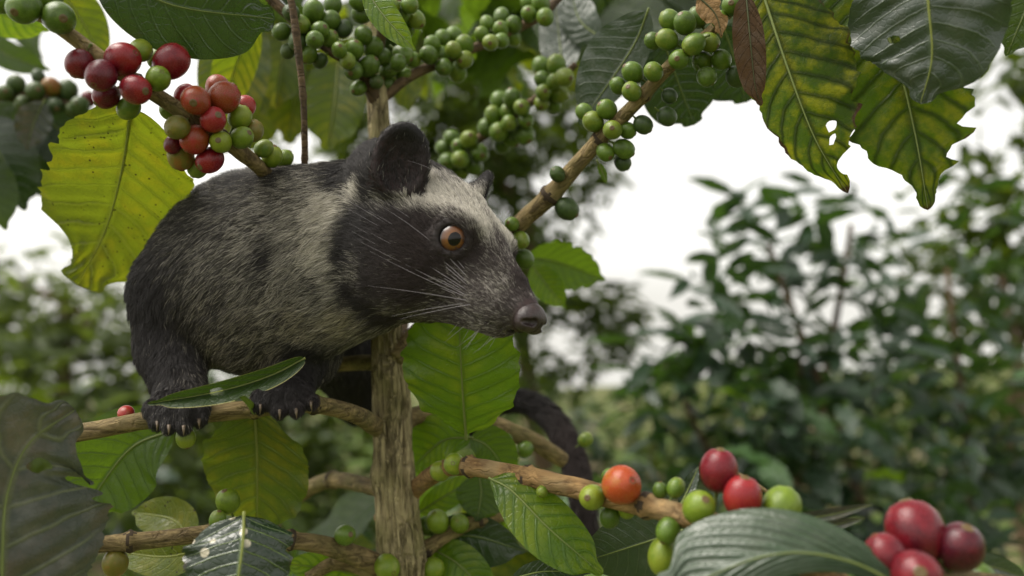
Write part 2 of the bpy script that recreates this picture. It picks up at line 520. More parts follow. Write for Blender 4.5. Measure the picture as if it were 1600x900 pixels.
def leaf(parent, mid, hw, mat, tilt=(0, 0), shape=(0.62, 0.85), bites=(), holes=(), wav=0.05, curl=0.0, nvein=9, quilt=0.035,
         nu=44, nv=20, rib='rib', name='leaf', label=None, petiole=6.0, rag=0.0, sweep=(0.13, 0.07)):
    """mid: rows (px, py, depth) base to tip; hw: half widths in px (right-hand, left-hand side walking base to tip);
    tilt: degrees each half leans towards the viewer; bites: (t, side, depth, width); holes: (t, v, rt, rv)."""
    path = smooth_path([(*P(*m), m[2]) for m in mid], 0.003)
    c0 = path[:, :3]
    L = np.concatenate([[0], np.cumsum(np.linalg.norm(np.diff(c0, axis=0), axis=1))])
    Lt = L[-1]
    ts, vs = blade(nu, nv)
    C = np.array([[np.interp(t * Lt, L, c0[:, k]) for k in range(3)] for t in ts])
    D = np.array([proj(q)[2] for q in C])
    T = np.gradient(C, axis=0)
    T /= np.linalg.norm(T, axis=1)[:, None]
    seed = random.uniform(0, 200)
    verts, uvs = [], []
    grid = np.zeros((nu + 1, nv + 1), int)
    Vd = C - CAM
    Vd /= np.linalg.norm(Vd, axis=1)[:, None]
    PPv = np.cross(T, Vd)
    PPv /= np.linalg.norm(PPv, axis=1)[:, None]
    TWv = -(Vd - T * (Vd * T).sum(1)[:, None])
    TWv /= np.linalg.norm(TWv, axis=1)[:, None]

    def at(t, v):
        x = float(np.interp(t, ts, np.arange(nu + 1)))
        i0 = min(int(x), nu - 1)
        f = x - i0
        c, pp, tow = (A[i0] * (1 - f) + A[i0 + 1] * f for A in (C, PPv, TWv))
        d = D[i0] * (1 - f) + D[i0 + 1] * f
        pr = float(profile(t, *shape))
        k = 0 if v < 0 else 1
        lim = 1.0
        for bt, bs, bd, bw in bites:
            if (bs < 0) == (k == 0):
                xx = abs(t - bt) / bw
                if xx < 1:
                    lim = min(lim, 1 - bd * math.sqrt(1 - xx * xx))
        vv = v * lim
        w = hw[k] * d / F
        a = abs(v)
        edge = 1 + (rag * noise.noise(Vector((t * 14 + seed, k * 9.0, 0))) + rag * 0.6 * noise.noise(Vector((t * 37 + seed, k * 9.0, 3))) + rag * 0.35 * noise.noise(Vector((t * 90 + seed, k * 9.0, 6)))) * a ** 3
        lat = vv * w * pr * edge
        ph = (t - sweep[0] * a - sweep[1] * a * a) * nvein
        q = (0.5 - 0.5 * math.cos(2 * math.pi * ph)) * quilt * w * (1 - a ** 4) * min(1, pr * 2) * min(1.0, a * 5)
        wave = wav * w * a ** 2 * noise.noise(Vector((t * 5 + seed, k * 5.0 + a, seed)))
        wave += wav * 0.45 * w * a ** 3 * math.sin(t * nvein * math.pi + seed + k * 2)
        wave += 0.02 * w * noise.noise(Vector((t * 13 + seed, v * 4.0, seed)))
        z = abs(lat) * math.tan(R(tilt[k])) + curl * w * vv * vv * pr + wave + q
        return c + pp * lat + tow * z, vv
    inside = np.zeros((nu + 1, nv + 1), bool)
    for i, t in enumerate(ts):
        for j, v in enumerate(vs):
            t2, v2 = t, v
            for ht, hv, rt, rv in holes:
                x, y = (t - ht) / rt, (v - hv) / rv
                rho = math.hypot(x, y)
                wob_ = 1 + 0.22 * noise.noise(Vector((math.atan2(y, x) * 1.3, ht * 50, 1)))
                if rho < 1.25 * wob_:
                    if rho < 1.05 * wob_:
                        inside[i, j] = True
                    s_ = wob_ / max(rho, 0.05)
                    t2, v2 = ht + x * rt * s_, hv + y * rv * s_
            pt, vv = at(min(max(t2, 0), 1), min(max(v2, -1), 1))
            grid[i, j] = len(verts)
            verts.append(pt)
            uvs.append((t2, 0.5 + 0.5 * vv))
    vt = np.array(verts)
    faces = []
    for i in range(nu):
        for j in range(nv):
            q4 = ((i, j), (i, j + 1), (i + 1, j + 1), (i + 1, j))
            if any(inside[a] for a in q4) and all(inside[a] or True for a in q4) and sum(bool(inside[a]) for a in q4) >= 3:
                continue
            faces.append(tuple(grid[a] for a in q4))
    nblade = len(faces)
    # midrib and petiole as a fine tube under the blade, a second material
    r0 = max(0.0005, 0.016 * (hw[0] + hw[1]) * 0.5 * D[0] / F + 0.0003)
    pet = C[0] - T[0] * petiole * D[0] / F * 1.0
    tw_ = [-nrm(nrm(C[i] - CAM) - T[i] * (nrm(C[i] - CAM) @ T[i])) for i in range(nu + 1)]
    rp = [(*(pet + tw_[0] * r0 * 0.5), r0 * 1.25), (*(C[0] + tw_[0] * r0 * 0.5), r0 * 1.2)] + [(*(C[i] + tw_[i] * r0 * 0.5), r0 * (1.05 - 0.9 * ts[i])) for i in range(3, nu, 4)]
    rv, rf = tube(smooth_path(rp, 0.006), 6)
    off = len(verts)
    faces += [tuple(k + off for k in f) for f in rf]
    allv = np.vstack([vt, np.array(rv)])
    auv = uvs + [(0, 0.5)] * len(rv)
    mi = [0] * nblade + [1] * len(rf)
    o = mesh_obj(name, allv, faces, [M[mat], M[rib]], parent, loc=C[0], uvs=auv, mat_idx=mi)
    if label:
        o['label'] = label
    return o


def unit_leaf(name, mats, nu=12, nv=6, width=0.2, droop=0.25, fold=0.25, wav=0.03, seed=0, twist=0.0):
    """A leaf of length 1 along +X, upper face +Z, for canopy and bush leaves."""
    rr = random.Random(seed)
    ts, vs = blade(nu, nv)
    verts, uvs, faces = [], [], []
    pr = profile(ts)
    for i, t in enumerate(ts):
        for v in vs:
            a = abs(v)
            y = v * pr[i] * width
            z = -droop * t * t + fold * a * pr[i] * width + wav * a * a * math.sin(t * 17 + seed + (2 if v > 0 else 0))
            z += twist * v * pr[i] * width * t
            z += 0.012 * (0.5 - 0.5 * math.cos(2 * math.pi * (t - 0.15 * a) * 8)) * min(1, a * 4) * (1 - a)
            verts.append((t * (1 - 0.12 * t * droop * 2), y, z))
            uvs.append((t, 0.5 + 0.5 * v))
    w = nv + 1
    for i in range(nu):
        for j in range(nv):
            faces.append((i * w + j, (i + 1) * w + j, (i + 1) * w + j + 1, i * w + j + 1))
    return make_mesh(name, verts, faces, mats, uvs=uvs)


def orient(direction, normal):
    x = Vector(direction).normalized()
    z = Vector(normal)
    z = (z - x * z.dot(x)).normalized()
    y = z.cross(x)
    return Matrix((x, y, z)).transposed()


def put_leaf(mesh, parent, loc, direction, normal, size, name='leaf'):
    o = bpy.data.objects.new(name, mesh)
    link(o, loc, parent)
    o.rotation_mode = 'QUATERNION'
    o.rotation_quaternion = orient(direction, normal).to_quaternion()
    o.scale = (size, size, size)
    return o


# ------------------------------------------------------------------ coffee cherries
def cherry_mesh(mat, elong=1.14, seed=0):
    nu, nv = 24, 16
    verts, faces, mi = [], [], []
    for i in range(nv + 1):
        th = math.pi * i / nv
        for k in range(nu):
            a = 2 * math.pi * k / nu
            r = 1.0 - 0.02 * math.cos(2 * a) + 0.012 * math.sin(3 * a + seed)
            s = math.sin(th) ** 0.96 if math.sin(th) > 0 else 0.0
            z = math.cos(th) * elong
            if i == 1:
                s = 0.16
                z = elong * 0.985 + 0.018
            if i == 0:
                s, z = 0.055, elong * 0.945
            if i == 2:
                s = 0.27
            verts.append((s * r * math.cos(a), s * r * math.sin(a), z))
    for i in range(nv):
        for k in range(nu):
            k2 = (k + 1) % nu
            faces.append((i * nu + k, (i + 1) * nu + k, (i + 1) * nu + k2, i * nu + k2))
            mi.append(0)
    faces.append(tuple(range(nu)))
    mi.append(0)
    off = len(verts)
    tv, tf = tube(smooth_path([(0, 0, -elong * 0.9, 0.17), (0.03, 0, -elong - 0.25, 0.10), (0.08, 0.02, -elong - 0.6, 0.13)], 0.2), 7)
    verts += [tuple(v) for v in tv]
    for f in tf:
        faces.append(tuple(k + off for k in f))
        mi.append(1)
    return make_mesh('coffee_cherry', verts, faces, [M[mat], M['stalk']], mat_idx=mi)


CH = {}
for _k in ('red', 'wine', 'scarlet', 'orange', 'lime', 'berry', 'olive', 'darkberry'):
    CH[_k] = [cherry_mesh(_k, e, s) for e, s in ((1.18, 0), (1.11, 2))]


def add_cherries(br, items, default='berry', behind=False, squeeze=0.9):
    """items: (px, py, radius px[, kind[, 'b']]); each sits against the branch it grows from."""
    path, Rm = BR[br.name]
    pr = np.array([proj(q) for q in path[:, :3]])
    dat = []
    for it in items:
        x, y, r = it[:3]
        kind = it[3] if len(it) > 3 else default
        back = behind or (len(it) > 4 and it[4] == 'b')
        k = int(np.argmin(np.hypot(pr[:, 0] - x, pr[:, 1] - y)))
        db = pr[k, 2]
        rc = r * db / F
        rb = path[k, 3]
        lat = math.hypot(pr[k, 0] - x, pr[k, 1] - y) * db / F
        need = squeeze * (rb + rc)
        if lat < need:
            off = math.sqrt(need * need - lat * lat)
            d = db + (off if back else -off)
        else:
            d = db + random.uniform(-0.5, 0.5) * rc + (0.6 * rc if back else 0)
        dat.append([x, y, d, r, kind, k])
    for _ in range(40):
        for i in range(len(dat)):
            for j in range(i + 1, len(dat)):
                a, b = dat[i], dat[j]
                dm = (a[2] + b[2]) / 2
                la = math.hypot(a[0] - b[0], a[1] - b[1]) * dm / F
                nd = 0.97 * (a[3] + b[3]) * dm / F
                if la < nd:
                    need = math.sqrt(nd * nd - la * la)
                    gap = b[2] - a[2]
                    if abs(gap) < need:
                        s = 1 if gap > 0 or (gap == 0 and i < j) else -1
                        mv = (need - abs(gap)) * 0.25
                        a[2] -= s * mv
                        b[2] += s * mv
    bl = WLOC[br.name]
    for x, y, d, r, kind, k in dat:
        loc = P(x, y, d)
        rc = r * d / F / 1.06
        ax = nrm(nrm(loc - path[k, :3]) + rng.normal(0, 0.25, 3))
        o = bpy.data.objects.new('coffee_cherry', random.choice(CH[kind]))
        COL.objects.link(o)
        o.parent = br
        q = Vector(ax).to_track_quat('Z', 'Y') @ Quaternion((0, 0, 1), random.uniform(0, 6))
        Rb = Matrix([list(row) for row in Rm])
        o.location = Rb.transposed() @ Vector(loc - bl)
        o.rotation_mode = 'QUATERNION'
        o.rotation_quaternion = Rb.transposed().to_quaternion() @ q
        o.scale = (rc, rc, rc * random.uniform(0.97, 1.04))


def blob(cx, cy, w, h, n, r):
    """n fruit centres packed in an ellipse of the picture, loosely on rings"""
    out = []
    tries = 0
    while len(out) < n and tries < 4000:
        tries += 1
        a, q = random.uniform(0, 6.283), math.sqrt(random.random())
        x, y = cx + math.cos(a) * q * w, cy + math.sin(a) * q * h
        rr = r * random.uniform(0.86, 1.1)
        if all(math.hypot(x - o[0], y - o[1]) > (rr + o[2]) * 0.62 for o in out):
            out.append((x, y, rr))
    return out


# ================================================================== the civet
def rot_rows(a, b, c):
    return np.array([nrm(a), nrm(b), nrm(c)])


th_, p_, r_ = R(38), R(27), R(14)
_f = np.array([math.cos(p_) * math.cos(th_), -math.cos(p_) * math.sin(th_), -math.sin(p_)])
_l = np.array([math.sin(th_), math.cos(th_), 0])
_u = np.cross(_f, _l)
_l, _u = math.cos(r_) * _l - math.sin(r_) * _u, math.cos(r_) * _u + math.sin(r_) * _l
CAMB = np.array([AX_R, AX_F, AX_U])
HF, HL, HU = _f @ CAMB, _l @ CAMB, _u @ CAMB
HB = np.array([HF, HL, HU])
H0 = P(648, 375, 0.40)


def hp(f, l, u):
    return H0 + HF * f + HL * l + HU * u


PR = []      # (kind, data, k, flow, hair length, density)


def cap(a, b, ra, rb, k=0.012, flow=None, hair=0.010, dens=1.0):
    a, b = np.asarray(a), np.asarray(b)
    PR.append(('c', (a, b, ra, rb), k, nrm(b - a) if flow is None else nrm(flow), hair, dens))


def ell(c, r, B, k=0.012, flow=(0, 0, -1), hair=0.010, dens=1.0):
    PR.append(('e', (np.asarray(c), np.asarray(r), B), k, nrm(flow), hair, dens))


I3 = CAMB
BACK = -HF
# torso, spine running away from the camera behind the shoulders
spine = nrm(P(470, 470, 0.60) - P(430, 400, 0.43))
DN = -AX_U
ell(P(404, 430, 0.452), (0.0485, 0.056, 0.048), I3, 0.02, -AX_R * 0.55 + DN * 0.7 + AX_F * 0.3, 0.0085)
ell(P(300, 470, 0.445), (0.025, 0.030, 0.029), I3, 0.025, -AX_R * 0.3 + DN, 0.010)
ell(P(425, 414, 0.50), (0.053, 0.075, 0.057), I3, 0.03, spine + DN * 0.4, 0.012, 0.5)
ell(P(460, 460, 0.57), (0.050, 0.07, 0.048), I3, 0.03, spine + DN * 0.4, 0.012, 0.4)
cap(P(455, 412, 0.43), hp(-0.018, 0, -0.006), 0.039, 0.031, 0.022, -AX_R * 0.75 + DN * 0.55, 0.0085)
cap(P(420, 500, 0.425), hp(0.004, 0, -0.016), 0.024, 0.020, 0.03, -AX_R * 0.8 + DN * 0.4, 0.010)
cap(hp(-0.026, 0, 0.016), P(475, 350, 0.43), 0.018, 0.029, 0.016, -AX_R * 0.9 + DN * 0.2, 0.009)
# fore legs
cap(P(270, 458, 0.432), P(270, 545, 0.425), 0.0190, 0.0158, 0.012, DN, 0.008)
cap(P(266, 545, 0.425), P(283, 612, 0.404), 0.0155, 0.0120, 0.008, DN, 0.006)
cap(P(478, 500, 0.455), P(478, 555, 0.445), 0.0200, 0.0150, 0.016, DN, 0.009)
cap(P(478, 555, 0.445), P(447, 606, 0.405), 0.0140, 0.0110, 0.010, DN, 0.006)
# hind quarters and tail
cap(P(480, 500, 0.59), P(545, 560, 0.56), 0.038, 0.024, 0.02, DN, 0.010, 0.5)
cap(P(545, 560, 0.56), P(560, 625, 0.575), 0.022, 0.016, 0.012, DN, 0.008, 0.5)
TAIL = [(560, 590, 0.60, 28), (640, 668, 0.615, 22), (715, 668, 0.61, 20), (775, 632, 0.60, 15), (825, 630, 0.585, 15), (868, 662, 0.565, 16),
        (897, 724, 0.545, 17), (912, 793, 0.53, 15), (919, 855, 0.52, 12)]
_tp = px_path(TAIL, 0.009)
for _i in range(len(_tp) - 1):
    cap(_tp[_i, :3], _tp[_i + 1, :3], _tp[_i, 3], _tp[_i + 1, 3], 0.0003 if _i else 0.012, None, 0.0105, 1.1)
# paws: palm and four toes each, curled over the branch
PAWS = [((283, 632, 0.393), [(243, 640, 0.376, 246, 660, 0.3715), (266, 645, 0.368, 264, 666, 0.3640), (288, 645, 0.368, 287, 667, 0.3640), (309, 640, 0.374, 311, 656, 0.3705)]),
        ((440, 612, 0.399), [(411, 622, 0.385, 407, 634, 0.3810), (430, 626, 0.380, 437, 642, 0.3760), (452, 626, 0.381, 463, 640, 0.3770), (473, 620, 0.386, 486, 628, 0.3830)])]
CLAWS = []
for (cx, cy, cdp), toes in PAWS:
    ell(P(cx, cy, cdp), (0.0135, 0.0110, 0.0080), I3, 0.008, DN - AX_F * 0.6, 0.005)
    for x1, y1, d1, x2, y2, d2 in toes:
        cap(P(cx + (x1 - cx) * 0.55, cy - 4, cdp - 0.006), P(x1, y1, d1 + 0.006), 0.0052, 0.0048, 0.0025, DN - AX_F * 0.5, 0.004)
        cap(P(x1, y1, d1 + 0.006), P(x2, y2, d2 + 0.005), 0.0047, 0.0034, 0.002, DN, 0.003)
        CLAWS.append((P(x2, y2 - 1, d2 + 0.002), P(x2, y2 + 9, d2 - 0.0002), P(x2 + (x2 - cx) * 0.05, y2 + 17, d2 + 0.003)))
NB = len(PR)


# head, in its own frame (forward, left, up)
def hell(c, r, k=0.010, hair=0.005, flow=None, dens=1.0, B=None):
    ell(hp(*c), r, HB if B is None else B, k, BACK if flow is None else flow, hair, dens)


def hcap(a, b, ra, rb, k=0.010, hair=0.004, dens=1.0):
    cap(hp(*a), hp(*b), ra, rb, k, BACK, hair, dens)


hell((0.000, 0, 0.004), (0.040, 0.032, 0.0325), 0.014, 0.0075, BACK * 0.8 + HU * 0.1)
for s in (-1, 1):
    hell((0.012, s * 0.017, -0.008), (0.027, 0.016, 0.022), 0.012, 0.0055, BACK - HU * 0.15)
    hell((0.030, s * 0.0150, 0.0195), (0.014, 0.0095, 0.0075), 0.008, 0.005)
hcap((0.032, 0, 0.000), (0.070, 0, -0.0025), 0.0210, 0.0100, 0.012, 0.0032)
hcap((0.018, 0, 0.0165), (0.064, 0, 0.0055), 0.0155, 0.0075, 0.010, 0.0040)
hcap((0.008, 0, -0.016), (0.066, 0, -0.0105), 0.0160, 0.0062, 0.009, 0.004)
for s in (-1, 1):
    hell((0.062, s * 0.0085, -0.0050), (0.013, 0.0065, 0.0075), 0.006, 0.003)
hell((0.0765, 0, -0.0005), (0.0080, 0.0085, 0.0080), 0.005, 0.002, None, 0.3)
EYES, EARS = [], []
for s in (-1, 1):
    ec = hp(0.0355, s * 0.0178, 0.0120)
    eo = nrm(HF * 0.50 + HL * s * 0.84 + HU * 0.16)
    EYES.append((ec, eo))
    n_out = nrm(HF * 0.72 + HL * s * 0.66 + HU * 0.10)
    n_up = nrm(HU * 0.95 + HL * s * 0.30 - HF * 0.12)
    n_up = nrm(n_up - n_out * (n_up @ n_out))
    n_sd = np.cross(n_up, n_out)
    ea = hp(-0.003, s * 0.0325, 0.0315)
    B = np.array([n_out, n_sd, n_up])
    EARS.append((ea, B))
    ell(ea, (0.0056, 0.0132, 0.0180), B, 0.004, -n_out * 0.3 + n_up * 0.5, 0.003, 0.5)
    hell((-0.020, s * 0.022, 0.022), (0.016, 0.013, 0.014), 0.014, 0.008)
    cap(hp(-0.012, s * 0.024, 0.018), ea - n_out * 0.002 - n_up * 0.008, 0.012, 0.010, 0.008, n_up * 0.6 - n_out * 0.6, 0.006)


def d_prim(kind, data, p):
    if kind == 'c':
        a, b, ra, rb = data
        ba = b - a
        t = np.clip(((p - a) @ ba) / (ba @ ba), 0, 1)
        return np.linalg.norm(p - a - t[:, None] * ba, axis=1) - (ra + (rb - ra) * t)
    c, r, B = data
    q = (p - c) @ B.T
    k0 = np.linalg.norm(q / r, axis=1)
    k1 = np.linalg.norm(q / (r * r), axis=1)
    return k0 * (k0 - 1.0) / np.maximum(k1, 1e-6)


def smin(a, b, k):
    h = np.maximum(k - np.abs(a - b), 0) / k
    return np.minimum(a, b) - h * h * k * 0.25


def smax(a, b, k):
    return -smin(-a, -b, k)


def civet_sdf(p):
    d = None
    for kind, data, k, fl, hl, de in PR:
        di = d_prim(kind, data, p)
        d = di if d is None else smin(d, di, k)
    for (ea, B) in EARS:      # hollow of the ear
        di = d_prim('e', (ea + B[0] * 0.0048, np.array((0.0056, 0.0106, 0.0150)), B), p)
        d = smax(d, -di, 0.003)
    for (ec, eo) in EYES:
        d = smax(d, -(np.linalg.norm(p - ec, axis=1) - 0.0084), 0.002)
        q = p - (ec + eo * 0.0048)
        ax = q @ eo
        rad = np.sqrt(np.maximum((q * q).sum(1) - ax * ax, 0))
        d = smin(d, np.sqrt((rad - 0.0075) ** 2 + ax * ax) - 0.0018, 0.0026)
    # the mouth: a shallow crease between muzzle and jaw
    q = (p - H0) @ HB.T
    mline = -0.0115 - 0.05 * (q[:, 0] - 0.07) * 0.0
    dm = np.abs(q[:, 2] - mline - 0.15 * (q[:, 0] - 0.066)) - 0.0004
    dm = np.maximum(dm, 0.034 - q[:, 0])
    d = np.where(dm < 0.0012, np.maximum(d, np.minimum(d + 0.0016, -dm * 0.9 + 0.0003)), d)
    return d


def surface_nets(sdf, lo, hi, h, coarse=4):
    """Dual mesh of the zero surface of SDF in the box LO..HI at pitch H; evaluated only near the surface."""
    lo, hi = np.asarray(lo), np.asarray(hi)
    H_ = h * coarse
    nc = np.ceil((hi - lo) / H_).astype(int) + 1
    gx = np.stack(np.meshgrid(*[lo[i] + H_ * np.arange(nc[i]) for i in range(3)], indexing='ij'), -1).reshape(-1, 3)
    dc = sdf(gx).reshape(nc)
    V = np.repeat(np.repeat(np.repeat(dc, coarse, 0), coarse, 1), coarse, 2).astype(np.float64)
    near = np.abs(V) < H_ * 2.2
    idx = np.argwhere(near)
    # fine nodes sit at lo + h*(i - (coarse-1)/2) so that blocks centre on the coarse nodes
    org = lo - h * (coarse - 1) / 2
    for s in range(0, len(idx), 400000):
        ii = idx[s:s + 400000]
        V[ii[:, 0], ii[:, 1], ii[:, 2]] = sdf(org + h * ii)
    S = V < 0
    a = S[:-1, :-1, :-1].astype(np.int8)
    cnt = sum(S[i:S.shape[0] - 1 + i, j:S.shape[1] - 1 + j, k:S.shape[2] - 1 + k].astype(np.int8) for i in (0, 1) for j in (0, 1) for k in (0, 1))
    act = np.argwhere((cnt > 0) & (cnt < 8))
    vid = -np.ones(cnt.shape, np.int64)
    vid[act[:, 0], act[:, 1], act[:, 2]] = np.arange(len(act))
    acc = np.zeros((len(act), 3))
    num = np.zeros(len(act))
    cor = [(i, j, k) for i in (0, 1) for j in (0, 1) for k in (0, 1)]
    for ca in cor:
        for cb in cor:
            if ca < cb and sum(abs(x - y) for x, y in zip(ca, cb)) == 1:
                va = V[act[:, 0] + ca[0], act[:, 1] + ca[1], act[:, 2] + ca[2]]
                vb = V[act[:, 0] + cb[0], act[:, 1] + cb[1], act[:, 2] + cb[2]]
                m = (va < 0) != (vb < 0)
                t = np.where(m, va / np.where(m, va - vb, 1), 0)
                pt = np.array(ca) + t[:, None] * (np.array(cb) - np.array(ca))
                acc[m] += pt[m]
                num[m] += 1
    verts = org + h * (act + acc / num[:, None])
    quads = []
    for ax in range(3):
        o1, o2 = [i for i in range(3) if i != ax]
        sl0 = [slice(None)] * 3
        sl1 = [slice(None)] * 3
        sl0[ax], sl1[ax] = slice(0, -1), slice(1, None)
        e = np.argwhere(S[tuple(sl0)] != S[tuple(sl1)])
        e = e[(e[:, o1] > 0) & (e[:, o2] > 0) & (e[:, o1] < cnt.shape[o1]) & (e[:, o2] < cnt.shape[o2])]
        c = []
        for da, db in ((1, 1), (0, 1), (0, 0), (1, 0)):
            q = e.copy()
            q[:, o1] -= da
            q[:, o2] -= db
            c.append(vid[q[:, 0], q[:, 1], q[:, 2]])
        q = np.stack(c, 1)
        ins = S[e[:, 0], e[:, 1], e[:, 2]]
        flip = ins if ax != 1 else ~ins
        q[~flip] = q[~flip][:, ::-1]
        quads.append(q[(q >= 0).all(1)])
    return verts, np.vstack(quads)


def gradient(sdf, p, e=0.0004):
    g = np.zeros_like(p)
    for k in range(3):
        dv = np.zeros(3)
        dv[k] = e
        g[:, k] = sdf(p + dv) - sdf(p - dv)
    n = np.linalg.norm(g, axis=1)
    return g / np.maximum(n, 1e-9)[:, None]


_pts = np.array([d[0] for k, d, *_ in PR] + [d[1] for k, d, *_ in PR if k == 'c'])
cv, cq = surface_nets(civet_sdf, _pts.min(0) - 0.075, _pts.max(0) + 0.075, 0.0014)
for _ in range(2):
    g = gradient(civet_sdf, cv)
    cv = cv - g * np.clip(civet_sdf(cv), -0.001, 0.001)[:, None] * 0.7
cn = gradient(civet_sdf, cv, 0.0007)
# keep the largest connected piece only
par = np.arange(len(cv))
for _ in range(400):
    mn = par[cq].min(1)
    new = par.copy()
    for k in range(4):
        np.minimum.at(new, cq[:, k], mn)
    new = new[new]
    if (new == par).all():
        break
    par = new
big = np.bincount(par).argmax()
keep = par == big
ren = np.cumsum(keep) - 1
cq = ren[cq[keep[cq].all(1)]]
cv, cn = cv[keep], cn[keep]

# hair flow, length, density per vertex, blended from the primitives
W = np.zeros(len(cv))
flow = np.zeros((len(cv), 3))
hlen = np.zeros(len(cv))
hden = np.zeros(len(cv))
for kind, data, k, fl, hl, de in PR:
    w = np.exp(-np.maximum(d_prim(kind, data, cv), 0) / 0.0045) + 1e-9
    W += w
    flow += w[:, None] * fl
    hlen += w * hl
    hden += w * de
flow /= W[:, None]
hlen /= W
hden /= W
loc = (cv - H0) @ HB.T                      # head coordinates
head_w = np.clip((loc[:, 0] + 0.055) / 0.02, 0, 1) * (np.linalg.norm(loc, axis=1) < 0.12)

AN = []      # fur markings: (point, pale fraction, yellow fraction, sigma)


def ah(f, l, u, p, y=0.0, s=0.0075):
    for sg in ((-1, 1) if l else (1,)):
        AN.append((hp(f, sg * l, u), p, y, s))


def surf(px, py, far):
    # the body's surface met on the way from the viewer's side towards P(px, py, far)
    d = 0.30
    for _ in range(60):
        q = P(px, py, d)
        e = civet_sdf(q[None])[0]
        if abs(e) < 0.0005:
            return q
        d += e * 0.9
        if d > far + 0.06:
            break
    return P(px, py, far)


def ab(px, py, d, p, y=0.2, s=0.016):
    AN.append((surf(px, py, d), p, y, s))


for a in [(0.036, 0.022, 0.013, 0), (0.046, 0.017, 0.012, 0.0), (0.034, 0.026, -0.002, 0.0), (0.026, 0.028, 0.010, 0.0), (0.012, 0.033, 0.003, 0.0),
          (0.012, 0.033, -0.010, 0.0), (-0.004, 0.035, -0.006, 0.02), (-0.006, 0.034, -0.020, 0.06), (0.016, 0.028, -0.024, 0.04), (0.030, 0.024, -0.016, 0.03),
          (0.046, 0.019, -0.006, 0.19), (0.056, 0.015, 0.002, 0.22), (0.0665, 0.0115, 0.005, 0.34), (0.062, 0.014, -0.008, 0.24), (0.074, 0.008, 0.004, 0.16),
          (0.050, 0.014, -0.018, 0.19), (0.064, 0.007, -0.017, 0.30), (0.058, 0.006, 0.013, 0.22), (0.048, 0.000, 0.021, 0.20), (0.068, 0.0, 0.010, 0.08),
          (0.042, 0.009, 0.024, 0.75), (0.032, 0.013, 0.028, 0.95), (0.020, 0.021, 0.027, 1.0), (0.010, 0.027, 0.022, 0.95), (-0.002, 0.032, 0.014, 0.9), (-0.016, 0.034, 0.008, 0.85),
          (0.034, 0.000, 0.030, 0.62), (0.022, 0.006, 0.034, 0.66), (0.010, 0.010, 0.035, 0.48), (-0.004, 0.008, 0.036, 0.14), (-0.022, 0.0, 0.033, 0.06), (0.004, 0.020, 0.031, 0.75),
          (-0.018, 0.022, 0.028, 0.0), (-0.026, 0.030, 0.024, 0.0), (-0.030, 0.030, 0.034, 0.0), (-0.036, 0.022, 0.030, 0.0), (-0.020, 0.034, 0.020, 0.25), (-0.014, 0.030, 0.024, 0.1), (-0.004, 0.034, 0.035, 0.0), (0.0, 0.034, 0.046, 0.0),
          (-0.022, 0.034, -0.006, 0.85), (-0.020, 0.034, -0.024, 0.75, 0.3), (-0.034, 0.034, 0.0, 0.9), (-0.036, 0.032, -0.022, 0.8, 0.2),
          (0.000, 0.018, -0.034, 0.5, 0.7), (0.020, 0.010, -0.036, 0.35, 0.6), (-0.014, 0.01, -0.040, 0.5, 0.8), (0.040, 0.0, -0.028, 0.25, 0.3)]:
    ah(*a)
for a in [(500, 330, .405, .66), (508, 400, .40, .68), (495, 460, .395, .5, .3), (470, 300, .43, .40), (455, 350, .405, .46), (445, 410, .40, .48, .2), (430, 470, .395, .36, .4), (410, 330, .42, .40),
          (390, 380, .405, .44), (390, 440, .395, .34, .3), (350, 330, .425, .23), (330, 400, .41, .31), (300, 330, .45, .10), (280, 400, .43, .13), (240, 440, .44, .01), (380, 280, .45, .10),
          (430, 270, .45, .12), (340, 470, .40, .24, .5), (290, 500, .41, .12, .6), (400, 510, .395, .34, .8), (470, 500, .395, .42, .9), (340, 540, .405, .34, .9), (430, 550, .41, .30, .9), (540, 495, .39, .5, .9),
          (520, 440, .385, .6, .2), (260, 560, .41, 0), (280, 620, .39, 0), (470, 560, .43, 0), (445, 615, .39, 0), (545, 560, .54, .05), (500, 450, .56, .15), (420, 400, .57, .1), (560, 620, .57, 0), (240, 500, .42, 0), (220, 450, .45, 0)]:
    ab(*a)
for a in [(535, 400, .385, 0.03), (528, 430, .385, .08), (548, 455, .38, 0.02), (575, 478, .38, 0.03), (610, 494, .38, 0.05), (545, 370, .385, 0.03), (560, 345, .385, .1), (550, 268, .395, 0), (528, 284, .405, 0.05), (575, 292, .385, 0.0), (560, 248, .40, 0), (535, 262, .41, 0), (600, 300, .378, 0.15)]:
    ab(*a, s=0.010)
for t_ in TAIL:
    AN.append((P(*t_[:3]), 0.0, 0.0, 0.03))


def markings(p):
    num, ny, den = np.zeros(len(p)), np.zeros(len(p)), np.full(len(p), 1e-12)
    for a, pl, y, s in AN:
        d2 = ((p - a) ** 2).sum(1)
        w = 1.0 / (d2 / (s * s) + 0.10) ** 1.9
        num += w * pl * 1.0
        ny += w * y
        den += w
    return num / den, ny / den


pale, yel = markings(cv)
pale = pale * (1 - head_w) + np.clip((pale - 0.12) / 0.60, 0, 1) * head_w
C_DARK = np.array((0.032, 0.0285, 0.028))
C_FACE = np.array((0.050, 0.038, 0.036))
C_PALE = np.array((0.64, 0.60, 0.52))
C_YEL = np.array((0.50, 0.44, 0.29))


def fur_colour(pl, y, hw):
    dark = C_DARK * (1 - hw[:, None]) + C_FACE * hw[:, None]
    light = C_PALE * (1 - y[:, None]) + C_YEL * y[:, None]
    return dark * (1 - pl[:, None]) + light * pl[:, None]


